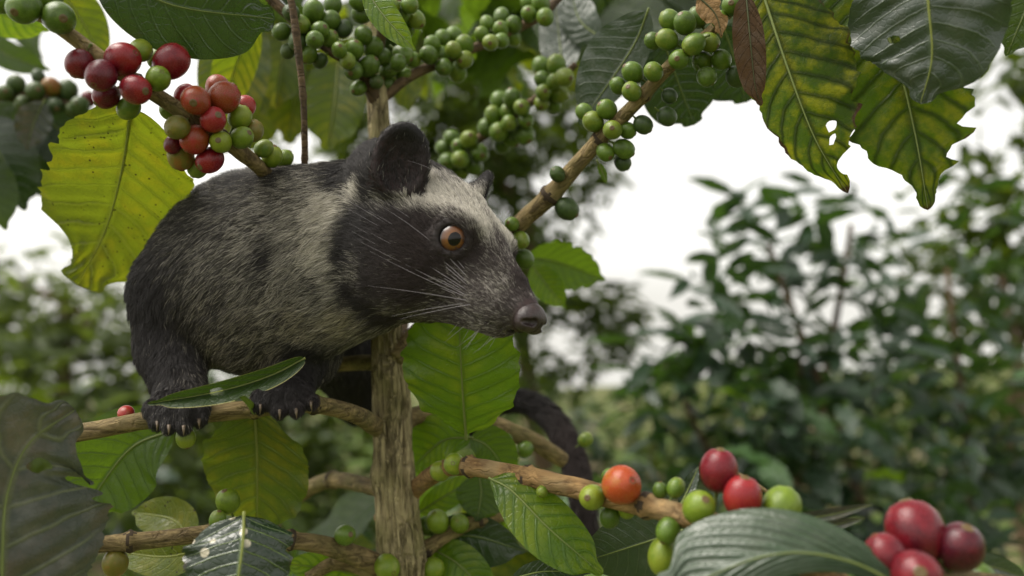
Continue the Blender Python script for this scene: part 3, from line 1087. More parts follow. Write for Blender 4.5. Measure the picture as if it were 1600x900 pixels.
base_col = fur_colour(pale * 0.55, yel, np.clip(loc[:, 0] / 0.03, 0, 1))
ear_in = np.zeros(len(cv), bool)
for (ea, B) in EARS:
    q = (cv - ea) @ B.T
    ear_in |= (np.abs(q[:, 1]) < 0.0135) & (np.abs(q[:, 2]) < 0.0175) & (q[:, 0] > -0.0035) & (q[:, 0] < 0.008) & ((cn @ B[0]) > 0.3)
    low = np.clip((0.002 - q[:, 2]) / 0.012, 0, 1) * ear_in
    base_col = np.where(ear_in[:, None], np.array((0.005, 0.004, 0.004)) + low[:, None] * np.array((0.012, 0.002, 0.001)), base_col)
for (ec, eo) in EYES:
    de = np.linalg.norm(cv - ec, axis=1)
    m = np.clip(1 - (de - 0.0098) / 0.002, 0, 1)
    base_col = base_col * (1 - m[:, None]) + np.array((0.020, 0.014, 0.013)) * m[:, None]
nose_c = hp(0.0815, 0, -0.0005)
dn_ = np.linalg.norm((cv - nose_c), axis=1)
m = np.clip(1 - (dn_ - 0.0085) / 0.003, 0, 1)
base_col = base_col * (1 - m[:, None]) + np.array((0.050, 0.030, 0.030)) * m[:, None]

tm = NT('civet_skin')
_at = tm.n('ShaderNodeAttribute', attribute_name='fur')
_n = tm.noise(tm.obj(), 500, 4)
M['skin'] = tm.done(tm.princ(tm.mix(tm.ramp(_n, 0.3, 0.7, 0, 0.5), _at.outputs['Color'], (0.012, 0.010, 0.010)), 0.6, 0.3, tm.bump(_n, 0.5, 0.001)).outputs[0])
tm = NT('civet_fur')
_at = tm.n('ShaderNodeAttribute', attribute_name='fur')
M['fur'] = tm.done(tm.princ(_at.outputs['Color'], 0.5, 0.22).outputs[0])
tm = NT('civet_whisker')
M['whisker'] = tm.done(tm.princ((0.34, 0.31, 0.34), 0.35, 0.5).outputs[0])
tm = NT('civet_claw')
_z = tm.noise(tm.obj(), 400, 3)
M['claw'] = tm.done(tm.princ(tm.mix(_z, (0.08, 0.056, 0.04), (0.22, 0.165, 0.11)), 0.4, 0.5).outputs[0])

civ_loc = P(378, 640, 0.45)
civet = thing('civet', 'young grey and black palm civet crouching on a coffee branch with its head turned aside', 'civet', civ_loc)
body = mesh_obj('body', cv, cq, M['skin'], civet, loc=P(378, 428, 0.45))
ca = body.data.color_attributes.new('fur', 'FLOAT_COLOR', 'POINT')
ca.data.foreach_set('color', np.hstack([base_col, np.ones((len(cv), 1))]).astype(np.float32).ravel())

# ---- fur: real hair curves rooted on the body
NHAIR = 300000
K = 5
tri = np.vstack([cq[:, [0, 1, 2]], cq[:, [0, 2, 3]]])
ar = 0.5 * np.linalg.norm(np.cross(cv[tri[:, 1]] - cv[tri[:, 0]], cv[tri[:, 2]] - cv[tri[:, 0]]), axis=1)
dv = hden.copy() * (1.0 + 0.9 * np.clip(loc[:, 0] / 0.03 + 0.6, 0, 1) * head_w)
for (ec, eo) in EYES:
    dv *= np.clip((np.linalg.norm(cv - ec, axis=1) - 0.0098) / 0.0022, 0, 1)
dv *= np.clip((dn_ - 0.0085) / 0.004, 0, 1)
dv *= np.where(ear_in, 0.25, 1)
dv *= np.clip(((cn * (CAM - cv)).sum(1) / np.linalg.norm(CAM - cv, axis=1) + 0.55) / 0.3, 0.12, 1)
w = ar * dv[tri].mean(1)
pick = rng.choice(len(tri), NHAIR, p=w / w.sum())
b1, b2 = rng.random(NHAIR), rng.random(NHAIR)
fl_ = b1 + b2 > 1
b1[fl_], b2[fl_] = 1 - b1[fl_], 1 - b2[fl_]
bw = np.stack([1 - b1 - b2, b1, b2], 1)


def interp(a):
    x = a[tri[pick]]
    return (x * (bw[:, :, None] if x.ndim == 3 else bw)).sum(1)


root = interp(cv)
nor = interp(cn)
nor /= np.linalg.norm(nor, axis=1)[:, None]
fw = interp(flow)
fw -= nor * (fw * nor).sum(1)[:, None]
fw /= np.maximum(np.linalg.norm(fw, axis=1), 1e-6)[:, None]
ln = interp(hlen) * rng.uniform(0.45, 1.15, NHAIR)
hl_ = interp(head_w)
pl, yl = markings(root)
rloc = (root - H0) @ HB.T
pl = pl * (1 - hl_) + np.clip((pl - 0.12) / 0.60, 0, 1) * hl_
hface = np.clip(rloc[:, 0] / 0.03, 0, 1)
# tufts: hairs lean together towards the guide nearest to them
ng = 14000
gi = rng.choice(NHAIR, ng, replace=False)
kd = kdtree.KDTree(ng)
for i, g_ in enumerate(gi):
    kd.insert(root[g_], i)
kd.balance()
near = np.array([kd.find(r_)[1] for r_ in root])
jit_g = rng.normal(0, 0.17, (ng, 3))
lift_g = rng.uniform(0.20, 0.62, ng)
tone_g = rng.normal(0, 0.17, ng)
lift = lift_g[near] * 0.7 + rng.uniform(0.1, 0.5, NHAIR) * 0.3
short = np.clip(1 - ln / 0.006, 0, 1)
lift = lift * (1 - 0.55 * short)
dr = fw + jit_g[near] * 0.8 + rng.normal(0, 0.22, (NHAIR, 3))
dr -= nor * (dr * nor).sum(1)[:, None]
dr /= np.linalg.norm(dr, axis=1)[:, None]
tt = np.linspace(0, 1, K)
pos = np.zeros((NHAIR, K, 3))
for k, t in enumerate(tt):
    rise = lift * t * (1 - 0.42 * t)
    run = t * np.sqrt(np.maximum(1 - lift * lift, 0.2))
    pos[:, k] = root + nor * (ln * rise - 0.0003 * (k == 0))[:, None] + dr * (ln * run)[:, None]
gtip = pos[gi][near]
cl = 0.24 * tt ** 1.5
dist = np.linalg.norm(gtip[:, 0] - root, axis=1)
ok = (dist < 0.006)
pos = np.where(ok[:, None, None], pos * (1 - cl[None, :, None]) + (gtip * cl[None, :, None]), pos)
pr_ = np.clip(pl + tone_g[near] * (0.04 + 1.5 * pl * (1 - pl)), 0, 1)
pl = np.where(ear_in[tri[pick, 0]], 0.0, pl)
pr_ = np.where(ear_in[tri[pick, 0]], 0.03, pr_)
mixp = np.where(rng.random(NHAIR) < pr_, 0.38 + 0.55 * pr_, 0.22 * pr_) 
hc = fur_colour(np.clip(mixp, 0, 1), yl, hface)
hc *= rng.uniform(0.7, 1.25, NHAIR)[:, None]
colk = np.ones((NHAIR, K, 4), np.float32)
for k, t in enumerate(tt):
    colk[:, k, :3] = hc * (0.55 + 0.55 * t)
rad = np.where(hl_ > 0.5, 0.00009, 0.000095)
hcv = bpy.data.hair_curves.new('fur')
hcv.add_curves([K] * NHAIR)
hcv.attributes['position'].data.foreach_set('vector', (pos - WLOC[body.name]).astype(np.float32).ravel())
ra = hcv.attributes.get('radius') or hcv.attributes.new('radius', 'FLOAT', 'POINT')
ra.data.foreach_set('value', (rad[:, None] * np.array([1.0, 0.95, 0.8, 0.55, 0.12])[None, :]).astype(np.float32).ravel())
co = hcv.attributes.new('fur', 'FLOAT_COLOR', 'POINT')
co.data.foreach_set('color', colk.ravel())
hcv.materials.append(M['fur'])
fur = bpy.data.objects.new('fur', hcv)
link(fur, WLOC[body.name], body)

# ---- eyes
tm = NT('eye_iris')
_g = tm.obj()
_s = tm.n('ShaderNodeSeparateXYZ', {0: _g})
_r = tm.math('SQRT', tm.math('ADD', tm.math('MULTIPLY', _s.outputs[0], _s.outputs[0]), tm.math('MULTIPLY', _s.outputs[1], _s.outputs[1])))
_ang = tm.math('ARCTAN2', _s.outputs[1], _s.outputs[0])
_ny = tm.noise(tm.n('ShaderNodeCombineXYZ', {0: tm.math('MULTIPLY', tm.math('COSINE', _ang), 6.0), 1: tm.math('MULTIPLY', tm.math('SINE', _ang), 6.0), 2: tm.math('MULTIPLY', _r, 300.0)}).outputs[0], 2.0, 4)
_c = tm.mix(tm.ramp(_r, 0.0028, 0.0056), (0.18, 0.070, 0.011), (0.085, 0.028, 0.006))
_c = tm.mix(tm.ramp(_ny, 0.35, 0.7, 0.0, 0.6), _c, (0.10, 0.035, 0.01))
_c = tm.mix(tm.ramp(_r, 0.0052, 0.0062), _c, (0.012, 0.007, 0.005))
_p = tm.princ(_c, 0.35, 0.4)
_p.inputs['Coat Weight'].default_value = 1.0
_p.inputs['Coat Roughness'].default_value = 0.02
_p.inputs['Coat IOR'].default_value = 1.32
M['iris'] = tm.done(_p.outputs[0])
tm = NT('eye_black')
_p = tm.princ((0.004, 0.0035, 0.0035), 0.10, 0.25)
_p.inputs['Coat Weight'].default_value = 0.2
_p.inputs['Coat Roughness'].default_value = 0.03
M['eyeblack'] = tm.done(_p.outputs[0])


def cap_mesh(name, r, amax, mats, squash=(1, 1), n=36, rings=14):
    vs, fs = [], []
    for i in range(rings + 1):
        a = amax * i / rings
        for k in range(n):
            b = 2 * math.pi * k / n
            vs.append((r * math.sin(a) * math.cos(b) * squash[0], r * math.sin(a) * math.sin(b) * squash[1], r * math.cos(a)))
    for i in range(rings):
        for k in range(n):
            fs.append((i * n + k, (i + 1) * n + k, (i + 1) * n + (k + 1) % n, i * n + (k + 1) % n))
    return make_mesh(name, vs, fs, mats)


LOOK = nrm(P(812, 392, 0.30) - EYES[0][0])
for s, (ec, eo) in zip((-1, 1), EYES):
    look = nrm(eo * 0.80 + HF * 0.22 + (CAM - ec) * 0.3)
    q = orient(np.cross(HU, look), look)
    zq = Matrix((Vector(np.cross(HU, look)).normalized(), Vector(np.cross(look, np.cross(HU, look))).normalized(), Vector(look))).transposed().to_quaternion()
    e = bpy.data.objects.new('eye', cap_mesh('eye', 0.0082, math.pi * 0.98, [M['eyeblack']]))
    link(e, ec, civet)
    e.rotation_mode = 'QUATERNION'
    e.rotation_quaternion = zq
    for nm, rr, am, mt, sq in (('iris', 0.00836, 0.84, M['iris'], (1, 1)), ('pupil', 0.00868, 0.36, M['eyeblack'], (0.92, 1.06))):
        o = bpy.data.objects.new(nm, cap_mesh(nm, rr, am, [mt], sq))
        COL.objects.link(o)
        o.parent = e

# ---- nose leather with two comma nostrils
NB_ = np.array([nrm(HF * 0.95 - HU * 0.18), HL, nrm(HU * 0.95 + HF * 0.18)])
nc_ = hp(0.0815, 0, -0.0005)


def nose_sdf(p):
    q = (p - nc_) @ NB_.T
    d = d_prim('e', (np.zeros(3), np.array((0.0066, 0.0078, 0.0070)), np.eye(3)), q)
    for s in (-1, 1):
        d = smin(d, d_prim('e', (np.array((0.0010, s * 0.0050, -0.0012)), np.array((0.0050, 0.0042, 0.0052)), np.eye(3)), q), 0.0025)
        d = smax(d, -d_prim('c', (np.array((0.0052, s * 0.0046, 0.0006)), np.array((0.0036, s * 0.0086, -0.0012)), 0.0019, 0.0011), q), 0.0010)
    g_ = np.abs(q[:, 1]) - 0.00025
    d = np.where((g_ < 0.0008) & (q[:, 2] < 0.002), np.maximum(d, np.minimum(d + 0.0007, 0.0005 - np.abs(q[:, 1]))), d)
    return d


nv_, nq_ = surface_nets(nose_sdf, nc_ - 0.013, nc_ + 0.013, 0.00045)
tm = NT('nose_leather')
_v = tm.n('ShaderNodeTexVoronoi', {'Vector': tm.obj(), 'Scale': 1500.0}).outputs['Distance']
_n = tm.noise(tm.obj(), 200, 3)
M['nose'] = tm.done(tm.princ(tm.mix(tm.ramp(_n, 0.35, 0.7), (0.026, 0.017, 0.017), (0.050, 0.033, 0.032)), 0.36, 0.5, tm.bump(_v, 0.35, 0.0005)).outputs[0])
mesh_obj('nose', nv_, nq_, M['nose'], civet, loc=nc_)

# ---- claws and whiskers
for a, b, c in CLAWS:
    V_, F_ = tube(smooth_path([(*a, 0.0009), (*(np.asarray(a) * 0.4 + np.asarray(b) * 0.6), 0.0006), (*(np.asarray(b) * 0.4 + np.asarray(c) * 0.6), 0.0001)], 0.001), 8)
    mesh_obj('claw', V_, F_, M['claw'], civet)


def whisker(f, u, lat, direction, length, droop, r=0.000125, side=-1):
    # root pushed onto the muzzle surface
    p0 = hp(f, side * lat, u)
    for _ in range(6):
        g_ = gradient(civet_sdf, p0[None])[0]
        p0 = p0 - g_ * civet_sdf(p0[None])[0]
    dirv = nrm(HF * direction[0] + HL * side * direction[1] + HU * direction[2])
    pts = []
    for t in np.linspace(0, 1, 7):
        q = p0 + dirv * length * t + (-HU * droop + BACK * 0.5 * droop) * length * t * t
        pts.append((*q, r * (1.0 - 0.85 * t)))
    V_, F_ = tube(smooth_path(pts, 0.004), 5)
    mesh_obj('whisker', V_, F_, M['whisker'], civet)


for side in (-1, 1):
    for f, u, dr_, L_, dp in [x_ for x_ in [(0.052, 0.001, (-0.75, 0.45, 0.30), 0.060, 0.18), (0.053, -0.001, (-0.80, 0.42, 0.22), 0.062, 0.14), (0.051, -0.003, (-0.85, 0.42, 0.14), 0.062, 0.10),
                              (0.055, -0.004, (-0.85, 0.45, 0.05), 0.058, 0.05), (0.052, -0.006, (-0.85, 0.45, -0.03), 0.058, 0.0), (0.056, -0.007, (-0.80, 0.50, -0.12), 0.052, -0.05),
                              (0.050, -0.009, (-0.85, 0.45, -0.15), 0.050, -0.08), (0.058, -0.008, (-0.7, 0.5, -0.3), 0.045, 0.05), (0.060, -0.009, (-0.5, 0.5, -0.55), 0.034, 0.1),
                              (0.056, -0.011, (-0.6, 0.4, -0.55), 0.032, 0.1), (0.030, 0.026, (-0.55, 0.5, 0.65), 0.040, 0.5), (0.034, -0.006, (-0.8, 0.5, 0.1), 0.030, 0.0), (0.050, 0.003, (-0.80, 0.42, 0.36), 0.056, 0.22), (0.054, -0.002, (-0.86, 0.40, 0.18), 0.070, 0.12), (0.053, -0.005, (-0.88, 0.40, 0.02), 0.070, 0.03), (0.057, -0.006, (-0.82, 0.45, -0.06), 0.060, 0.0)] if side < 0 or x_[1] < 0.02]:
        whisker(f, u, 0.016, dr_, L_ * random.uniform(0.85, 1.1), dp, side=side)
for k in range(12):
    f = 0.050 + 0.002 * k
    whisker(f, -0.018, random.uniform(0, 0.006), (random.uniform(-0.5, 0.2), random.uniform(0, 0.5), -0.9), random.uniform(0.006, 0.012), 0.2, 0.00012, random.choice((-1, 1)))

# ================================================================== ground
gm = NT('ground_soil')
_o = gm.obj()
_c = gm.mix(gm.ramp(gm.noise(_o, 0.7, 4), 0.35, 0.65), (0.13, 0.10, 0.06), (0.20, 0.16, 0.09))
_c = gm.mix(gm.ramp(gm.noise(_o, 1.6, 5), 0.40, 0.54), _c, (0.07, 0.11, 0.025))
M['ground'] = gm.done(gm.princ(_c, 0.95, 0.1, gm.bump(gm.noise(_o, 9, 5), 0.8, 0.05)).outputs[0])
gv, gf = [], []
GN = 60
for i in range(GN + 1):
    for j in range(GN + 1):
        x = 120 * ((i / GN) * 2 - 1) ** 3
        y = -20 + 140 * (j / GN) ** 2
        z = 0.25 * noise.noise(Vector((x * 0.15, y * 0.15, 3))) + -max(0, y - 3) * 0.05 + (0.06 * max(0, x - 4) if y > 3 else 0)
        gv.append((x, y, min(z, 6) - 0.05))
for i in range(GN):
    for j in range(GN):
        a = i * (GN + 1) + j
        gf.append((a, a + GN + 1, a + GN + 2, a + 1))
ground = mesh_obj('ground', gv, gf, M['ground'], None, loc=(0, 0, 0))
ground['kind'] = 'structure'

# ================================================================== the coffee tree with the civet
tree = thing('coffee_tree', 'coffee tree with cracked tan trunk whose branches carry green berries and the civet', 'tree', P(628, 2000, 0.47) * np.array([1, 1, 0]))
TP = [(575, -60, 0.50, 13), (585, 60, 0.485, 14), (590, 150, 0.475, 16), (598, 300, 0.47, 20), (602, 460, 0.467, 23), (605, 540, 0.465, 25), (611, 620, 0.463, 30), (615, 720, 0.46, 31),
      (622, 820, 0.457, 35), (630, 920, 0.455, 40), (646, 1150, 0.455, 48), (660, 1500, 0.46, 56), (665, 3000, 0.47, 70)]


def trunk_r(i, a, r, q):
    z = q[2]
    n1 = noise.noise(Vector((math.cos(a) * 2.0, math.sin(a) * 2.0, z * 16)))
    n2 = 1 - abs(noise.noise(Vector((math.cos(a) * 5.0 + 9, math.sin(a) * 5.0, z * 30)))) * 2.2
    n3 = noise.noise(Vector((math.cos(a) * 9.0, math.sin(a) * 9.0, z * 130)))
    kn = 0
    for zk, ak, am in KNOTS:
        da = (a - ak + math.pi) % (2 * math.pi) - math.pi
        kn += am * math.exp(-((z - zk) / 0.007) ** 2 - (da / 0.6) ** 2)
    n4 = 1 - abs(noise.noise(Vector((math.cos(a) * 8.0 + 3, math.sin(a) * 8.0, z * 22)))) * 2.5
    return r * (1 + 0.09 * n1 - 0.15 * max(0, n2 - 0.7) / 0.3 - 0.07 * max(0, n4 - 0.6) / 0.4 + 0.05 * n3 + kn)


KNOTS = [(P(600, 575, 0.46)[2], 0.5, 0.2), (P(600, 655, 0.46)[2], 2.5, 0.25), (P(600, 770, 0.46)[2], 4.0, 0.25), (P(600, 740, 0.46)[2], 1.2, 0.22), (P(600, 868, 0.46)[2], 2.8, 0.25), (P(600, 868, 0.46)[2], 5.4, 0.2)]
V_, F_ = tube(px_path(TP[:10], 0.0013) if False else px_path(TP, 0.0016), 96, trunk_r)
mesh_obj('trunk', V_, F_, M['trunk'], tree)

b_paw = branch(tree, [(-420, 800, 0.35, 13), (-200, 752, 0.36, 14), (-60, 722, 0.37, 15), (0, 706, 0.375, 14), (140, 673, 0.385, 14), (270, 652, 0.393, 14), (380, 640, 0.400, 14), (440, 634, 0.405, 13), (490, 632, 0.412, 13), (550, 645, 0.43, 14), (596, 672, 0.46, 15)],
               nodes=[(395, 640), (490, 632)])
b_back = branch(tree, [(480, 592, 0.49, 9), (530, 570, 0.485, 11), (600, 566, 0.475, 13)], nodes=[(505, 578)])
b_low = branch(tree, [(-250, 890, 0.35, 11), (-80, 874, 0.36, 12), (60, 862, 0.37, 12), (150, 852, 0.38, 13), (250, 842, 0.39, 13), (330, 834, 0.40, 13), (440, 842, 0.415, 13), (520, 856, 0.43, 15), (610, 890, 0.455, 17)],
               nodes=[(205, 845), (452, 843), (330, 834)])
b_left = branch(tree, [(465, 776, 0.56, 11), (495, 757, 0.54, 12), (530, 750, 0.52, 12), (605, 766, 0.475, 14)], nodes=[(520, 752)])
b_front = branch(tree, [(596, 812, 0.475, 15), (632, 782, 0.466, 15), (662, 752, 0.450, 14), (695, 732, 0.422, 14), (735, 729, 0.395, 14), (800, 741, 0.375, 15), (860, 753, 0.36, 16), (960, 778, 0.338, 17), (1075, 808, 0.315, 18), (1200, 850, 0.300, 19), (1320, 920, 0.29, 20)],
                 'branch_orange', nodes=[(735, 730), (825, 743), (1010, 790)])
b_right = branch(tree, [(620, 670, 0.465, 15), (655, 648, 0.475, 14), (700, 650, 0.49, 13), (760, 662, 0.50, 15), (830, 688, 0.51, 14), (880, 720, 0.52, 12)], nodes=[(760, 662)])
b_low_r = branch(tree, [(625, 880, 0.46, 16), (665, 858, 0.465, 12), (705, 832, 0.47, 11), (750, 812, 0.475, 10), (815, 800, 0.48, 9)], nodes=[(665, 858), (750, 812)])
b_stub = branch(tree, [(480, 905, 0.44, 10), (530, 880, 0.445, 11), (620, 905, 0.455, 14)])
b_up = branch(tree, [(615, 560, 0.46, 15), (700, 470, 0.475, 15), (800, 362, 0.455, 14), (860, 305, 0.44, 14), (930, 225, 0.425, 12), (990, 165, 0.41, 11), (1050, 100, 0.40, 10), (1120, 40, 0.395, 9), (1180, -30, 0.39, 8)],
              nodes=[(860, 305), (935, 215), (1005, 150), (1085, 75)])
b_t1 = branch(tree, [(592, 170, 0.475, 11), (560, 105, 0.46, 9), (520, 80, 0.45, 9), (470, 40, 0.445, 8), (420, -5, 0.44, 8), (380, -60, 0.43, 7)], 'branch_dark', nodes=[(480, 48), (565, 110)])
b_t2 = branch(tree, [(590, 160, 0.475, 9), (640, 120, 0.48, 8), (700, 92, 0.49, 8), (770, 62, 0.50, 7), (850, 20, 0.51, 7), (900, -40, 0.52, 6)], 'branch_dark', nodes=[(700, 92), (770, 62)])
b_t3 = branch(tree, [(610, 600, 0.47, 8), (660, 380, 0.56, 8), (700, 260, 0.57, 7), (780, 195, 0.55, 7), (850, 145, 0.53, 6), (900, 100, 0.52, 5)], 'branch_dark', nodes=[(720, 240), (790, 190), (860, 135)])
b_t4 = branch(tree, [(590, 110, 0.48, 8), (600, 40, 0.455, 8), (640, -20, 0.45, 7)], 'branch_dark')

add_cherries(b_front, [(710, 725, 18, 'lime'), (688, 736, 17, 'lime'), (925, 777, 21, 'lime'), (971, 758, 32, 'orange'), (953, 808, 17, 'berry', 'b'), (980, 796, 15, 'lime', 'b'), (1123, 735, 31, 'red'), (1160, 776, 31, 'scarlet'),
                       (1092, 793, 27, 'lime'), (1221, 792, 32, 'lime'), (1037, 870, 27, 'lime'), (1044, 829, 20, 'berry'), (1056, 762, 15, 'berry', 'b'), (1031, 766, 12, 'berry', 'b'), (950, 742, 10, 'berry', 'b'), (847, 768, 10, 'berry')])
add_cherries(b_low, [(356, 783, 19, 'lime'), (340, 812, 14, 'berry'), (539, 836, 17, 'berry'), (180, 880, 20, 'olive'), (605, 886, 21, 'lime'), (676, 888, 18, 'lime', 'b')])
add_cherries(b_low_r, [(684, 815, 19, 'lime'), (718, 818, 16, 'lime'), (665, 822, 15, 'berry', 'b')])
add_cherries(b_right, [(820, 702, 14, 'berry'), (790, 688, 12, 'berry'), (915, 687, 12, 'berry')])
add_cherries(b_paw, [(290, 684, 16, 'lime'), (197, 646, 13, 'scarlet', 'b')])
add_cherries(b_back, [(497, 573, 12, 'lime')])
add_cherries(b_up, [(1020, 64, 14), (1046, 31, 17), (1070, 36, 18), (1042, 62, 17), (1084, 69, 18), (1061, 93, 17), (1098, 97, 17), (1127, 93, 16), (1108, 66, 16), (1090, 27, 17), (1104, 120, 16), (1046, 150, 13, 'darkberry'),
                    (1145, 8, 18), (989, 113, 17), (1021, 112, 16), (966, 134, 14), (987, 143, 16), (1042, 182, 16, 'darkberry'), (1005, 195, 15, 'darkberry'), (913, 175, 14), (927, 190, 17), (948, 171, 16), (957, 203, 16), (981, 204, 14),
                    (946, 238, 15), (975, 233, 16), (973, 254, 14, 'darkberry'), (886, 326, 18, 'darkberry'), (871, 272, 13, 'darkberry'), (813, 375, 15), (800, 350, 12), (819, 405, 16), (796, 392, 12), (1150, 120, 16, 'darkberry'), (1125, 30, 15)])
add_cherries(b_t1, [(490, 18, 17), (470, 38, 16), (516, 32, 16), (492, 62, 15), (515, 60, 14), (465, 65, 15, 'darkberry'), (537, 45, 14, 'darkberry'), (455, 20, 14, 'darkberry'), (500, 95, 12, 'darkberry'), (450, 80, 12, 'darkberry'), (482, 85, 14), (520, 8, 15), (440, 50, 14), (500, 48, 15), (530, 78, 13),
                    (553, 78, 16), (576, 103, 17), (552, 110, 16), (583, 73, 16), (608, 108, 15), (568, 55, 15), (606, 132, 13), (560, 138, 13), (622, 98, 14), (596, 88, 15), (543, 95, 14), (588, 128, 12, 'darkberry')])
add_cherries(b_t4, [(630, 85, 16), (645, 93, 13), (632, 118, 13), (627, 22, 15), (650, 30, 15), (633, 45, 14), (612, 10, 14), (640, 8, 14), (565, 22, 16), (560, 3, 14)])
add_cherries(b_t2, blob(700, 84, 30, 34, 16, 15) + blob(778, 48, 28, 28, 12, 14) + blob(840, 15, 20, 18, 6, 14), 'berry')
add_cherries(b_t3, blob(792, 188, 34, 42, 20, 15.5) + blob(720, 240, 36, 28, 14, 15.5) + blob(862, 132, 27, 36, 15, 15), 'berry')


def tl(*a, **k):
    return leaf(tree, *a, **k)


tl([(728, 680, 0.43), (722, 600, 0.415), (716, 470, 0.405)], (90, 92), 'bright', tilt=(14, -14), shape=(0.70, 0.55), wav=0.16, rag=0.08, curl=-0.05, petiole=8)
tl([(476, 560, 0.376), (420, 588, 0.371), (340, 612, 0.366), (230, 631, 0.360)], (15, 20), 'pawleaf', tilt=(52, 60), shape=(0.42, 0.6), wav=0.12, bites=[(0.34, 1, 0.4, 0.04), (0.42, 1, 0.25, 0.04)], holes=[(0.58, -0.1, 0.045, 0.38)], rib='rib_pale', petiole=1, nv=16,
   label='narrow dark green leaf lying across the civet\'s toes')
b_pet = branch(tree, [(398, 642, 0.395, 6), (390, 630, 0.380, 5), (376, 618, 0.368, 4)], 'petiole', name='petiole', sides=8)
tl([(270, 672, 0.44), (205, 700, 0.435), (150, 770, 0.43), (128, 812, 0.425)], (72, 68), 'green', tilt=(0, 18), wav=0.08, shape=(0.6, 0.6))
tl([(398, 645, 0.425), (402, 720, 0.44), (402, 838, 0.46)], (82, 76), 'halfyellow', tilt=(-16, 28), wav=0.18, shape=(0.6, 0.85), rag=0.08, rib='rib_pale', nvein=10)
tl([(381, 806, 0.345), (378, 860, 0.335), (360, 980, 0.325)], (88, 80), 'spotted', tilt=(-18, -12), wav=0.12, shape=(0.42, 0.8), bites=[(0.32, 1, 0.15, 0.05)], rib='rib_pale', rag=0.1, quilt=0.015)
tl([(766, 748, 0.37), (800, 767, 0.362), (860, 828, 0.352), (942, 898, 0.348)], (46, 46), 'bright', tilt=(12, -20), wav=0.06, shape=(0.75, 0.7), petiole=2)
tl([(735, 684, 0.46), (690, 690, 0.47), (636, 740, 0.49)], (46, 34), 'bright', tilt=(0, 20), wav=0.08)
tl([(735, 684, 0.46), (765, 700, 0.465), (800, 752, 0.47)], (30, 36), 'green', tilt=(10, 10), wav=0.08)
tl([(748, 740, 0.48), (752, 770, 0.475), (745, 815, 0.47)], (40, 44), 'green', tilt=(10, 10), wav=0.08)
tl([(655, 800, 0.49), (700, 772, 0.49), (750, 742, 0.5)], (22, 20), 'bright', tilt=(30, 10))
tl([(672, 842, 0.48), (740, 838, 0.475), (822, 862, 0.47)], (50, 34), 'glossy', tilt=(-10, 25), wav=0.1)
tl([(680, 860, 0.47), (720, 885, 0.46), (780, 950, 0.455)], (44, 34), 'bright', tilt=(0, 15))
tl([(1062, 830, 0.36), (1000, 850, 0.365), (905, 880, 0.375)], (48, 52), 'blue', tilt=(20, -30), wav=0.06, nvein=8)
tl([(800, 905, 0.36), (850, 893, 0.36), (925, 895, 0.36)], (18, 18), 'glossy', tilt=(20, 20))
tl([(575, 905, 0.46), (520, 890, 0.45), (440, 880, 0.44)], (28, 28), 'bright', tilt=(10, 10))
tl([(300, 845, 0.44), (270, 812, 0.45), (205, 800, 0.46)], (32, 34), 'yellow', tilt=(10, 20), rib='rib_pale')
tl([(330, 850, 0.42), (260, 870, 0.43), (170, 860, 0.44)], (34, 30), 'yellow', tilt=(10, 20), rib='rib_pale')
tl([(822, 402, 0.56), (870, 410, 0.57), (946, 437, 0.58)], (38, 34), 'green', tilt=(10, 30), rag=0.2)
tl([(832, 415, 0.55), (850, 440, 0.55), (884, 482, 0.55)], (24, 24), 'bright', tilt=(10, 10))
tl([(570, -20, 0.40), (600, 25, 0.395), (650, 80, 0.39)], (22, 24), 'bright', tilt=(-10, 30), wav=0.1)
tl([(1012, 18, 0.44), (985, 80, 0.45), (905, 196, 0.47)], (62, 30), 'blue', tilt=(-15, 20), wav=0.06, nvein=11)
tl([(880, 118, 0.56), (875, 70, 0.57), (865, -20, 0.58)], (34, 32), 'blue', tilt=(10, -10))
tl([(940, 60, 0.55), (905, 30, 0.56), (890, -30, 0.57)], (30, 32), 'glossy', tilt=(10, -10))
tl([(1035, 60, 0.46), (1060, 130, 0.47), (1085, 195, 0.48)], (60, 52), 'glossy', tilt=(10, -10), shape=(0.6, 0.5))
tl([(1130, 40, 0.47), (1150, 100, 0.48), (1165, 160, 0.49)], (60, 52), 'glossy', tilt=(10, -10), shape=(0.6, 0.5))
tl([(935, 255, 0.44), (942, 270, 0.44), (948, 288, 0.44)], (6, 6), 'green', nu=16, nv=8)

# ---- leaves of the crown above the civet, blurred and lit from behind
LEAF = {}
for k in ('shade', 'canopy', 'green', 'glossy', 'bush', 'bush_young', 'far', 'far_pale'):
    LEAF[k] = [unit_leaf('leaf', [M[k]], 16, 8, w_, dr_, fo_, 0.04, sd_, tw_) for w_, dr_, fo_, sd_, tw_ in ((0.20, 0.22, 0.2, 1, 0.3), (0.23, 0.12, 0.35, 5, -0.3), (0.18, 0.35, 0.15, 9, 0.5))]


def canopy(parent, n, box, size, kinds, down=0.6, mesh=LEAF):
    x0, x1, y0, y1, d0, d1 = box
    for _ in range(n):
        d = random.uniform(d0, d1)
        p = P(random.uniform(x0, x1), random.uniform(y0, y1), d)
        a = random.uniform(0, 6.283)
        dr = Vector((math.cos(a), math.sin(a), -random.uniform(0.1, 1.6) * down))
        nm = Vector((random.uniform(-1, 1), random.uniform(-1.2, 0.6), random.uniform(0.4, 1.4)))
        sz = random.uniform(*size)
        put_leaf(random.choice(mesh[random.choice(kinds)]), parent, p - np.array(dr.normalized()) * sz * 0.5, dr, nm, sz)


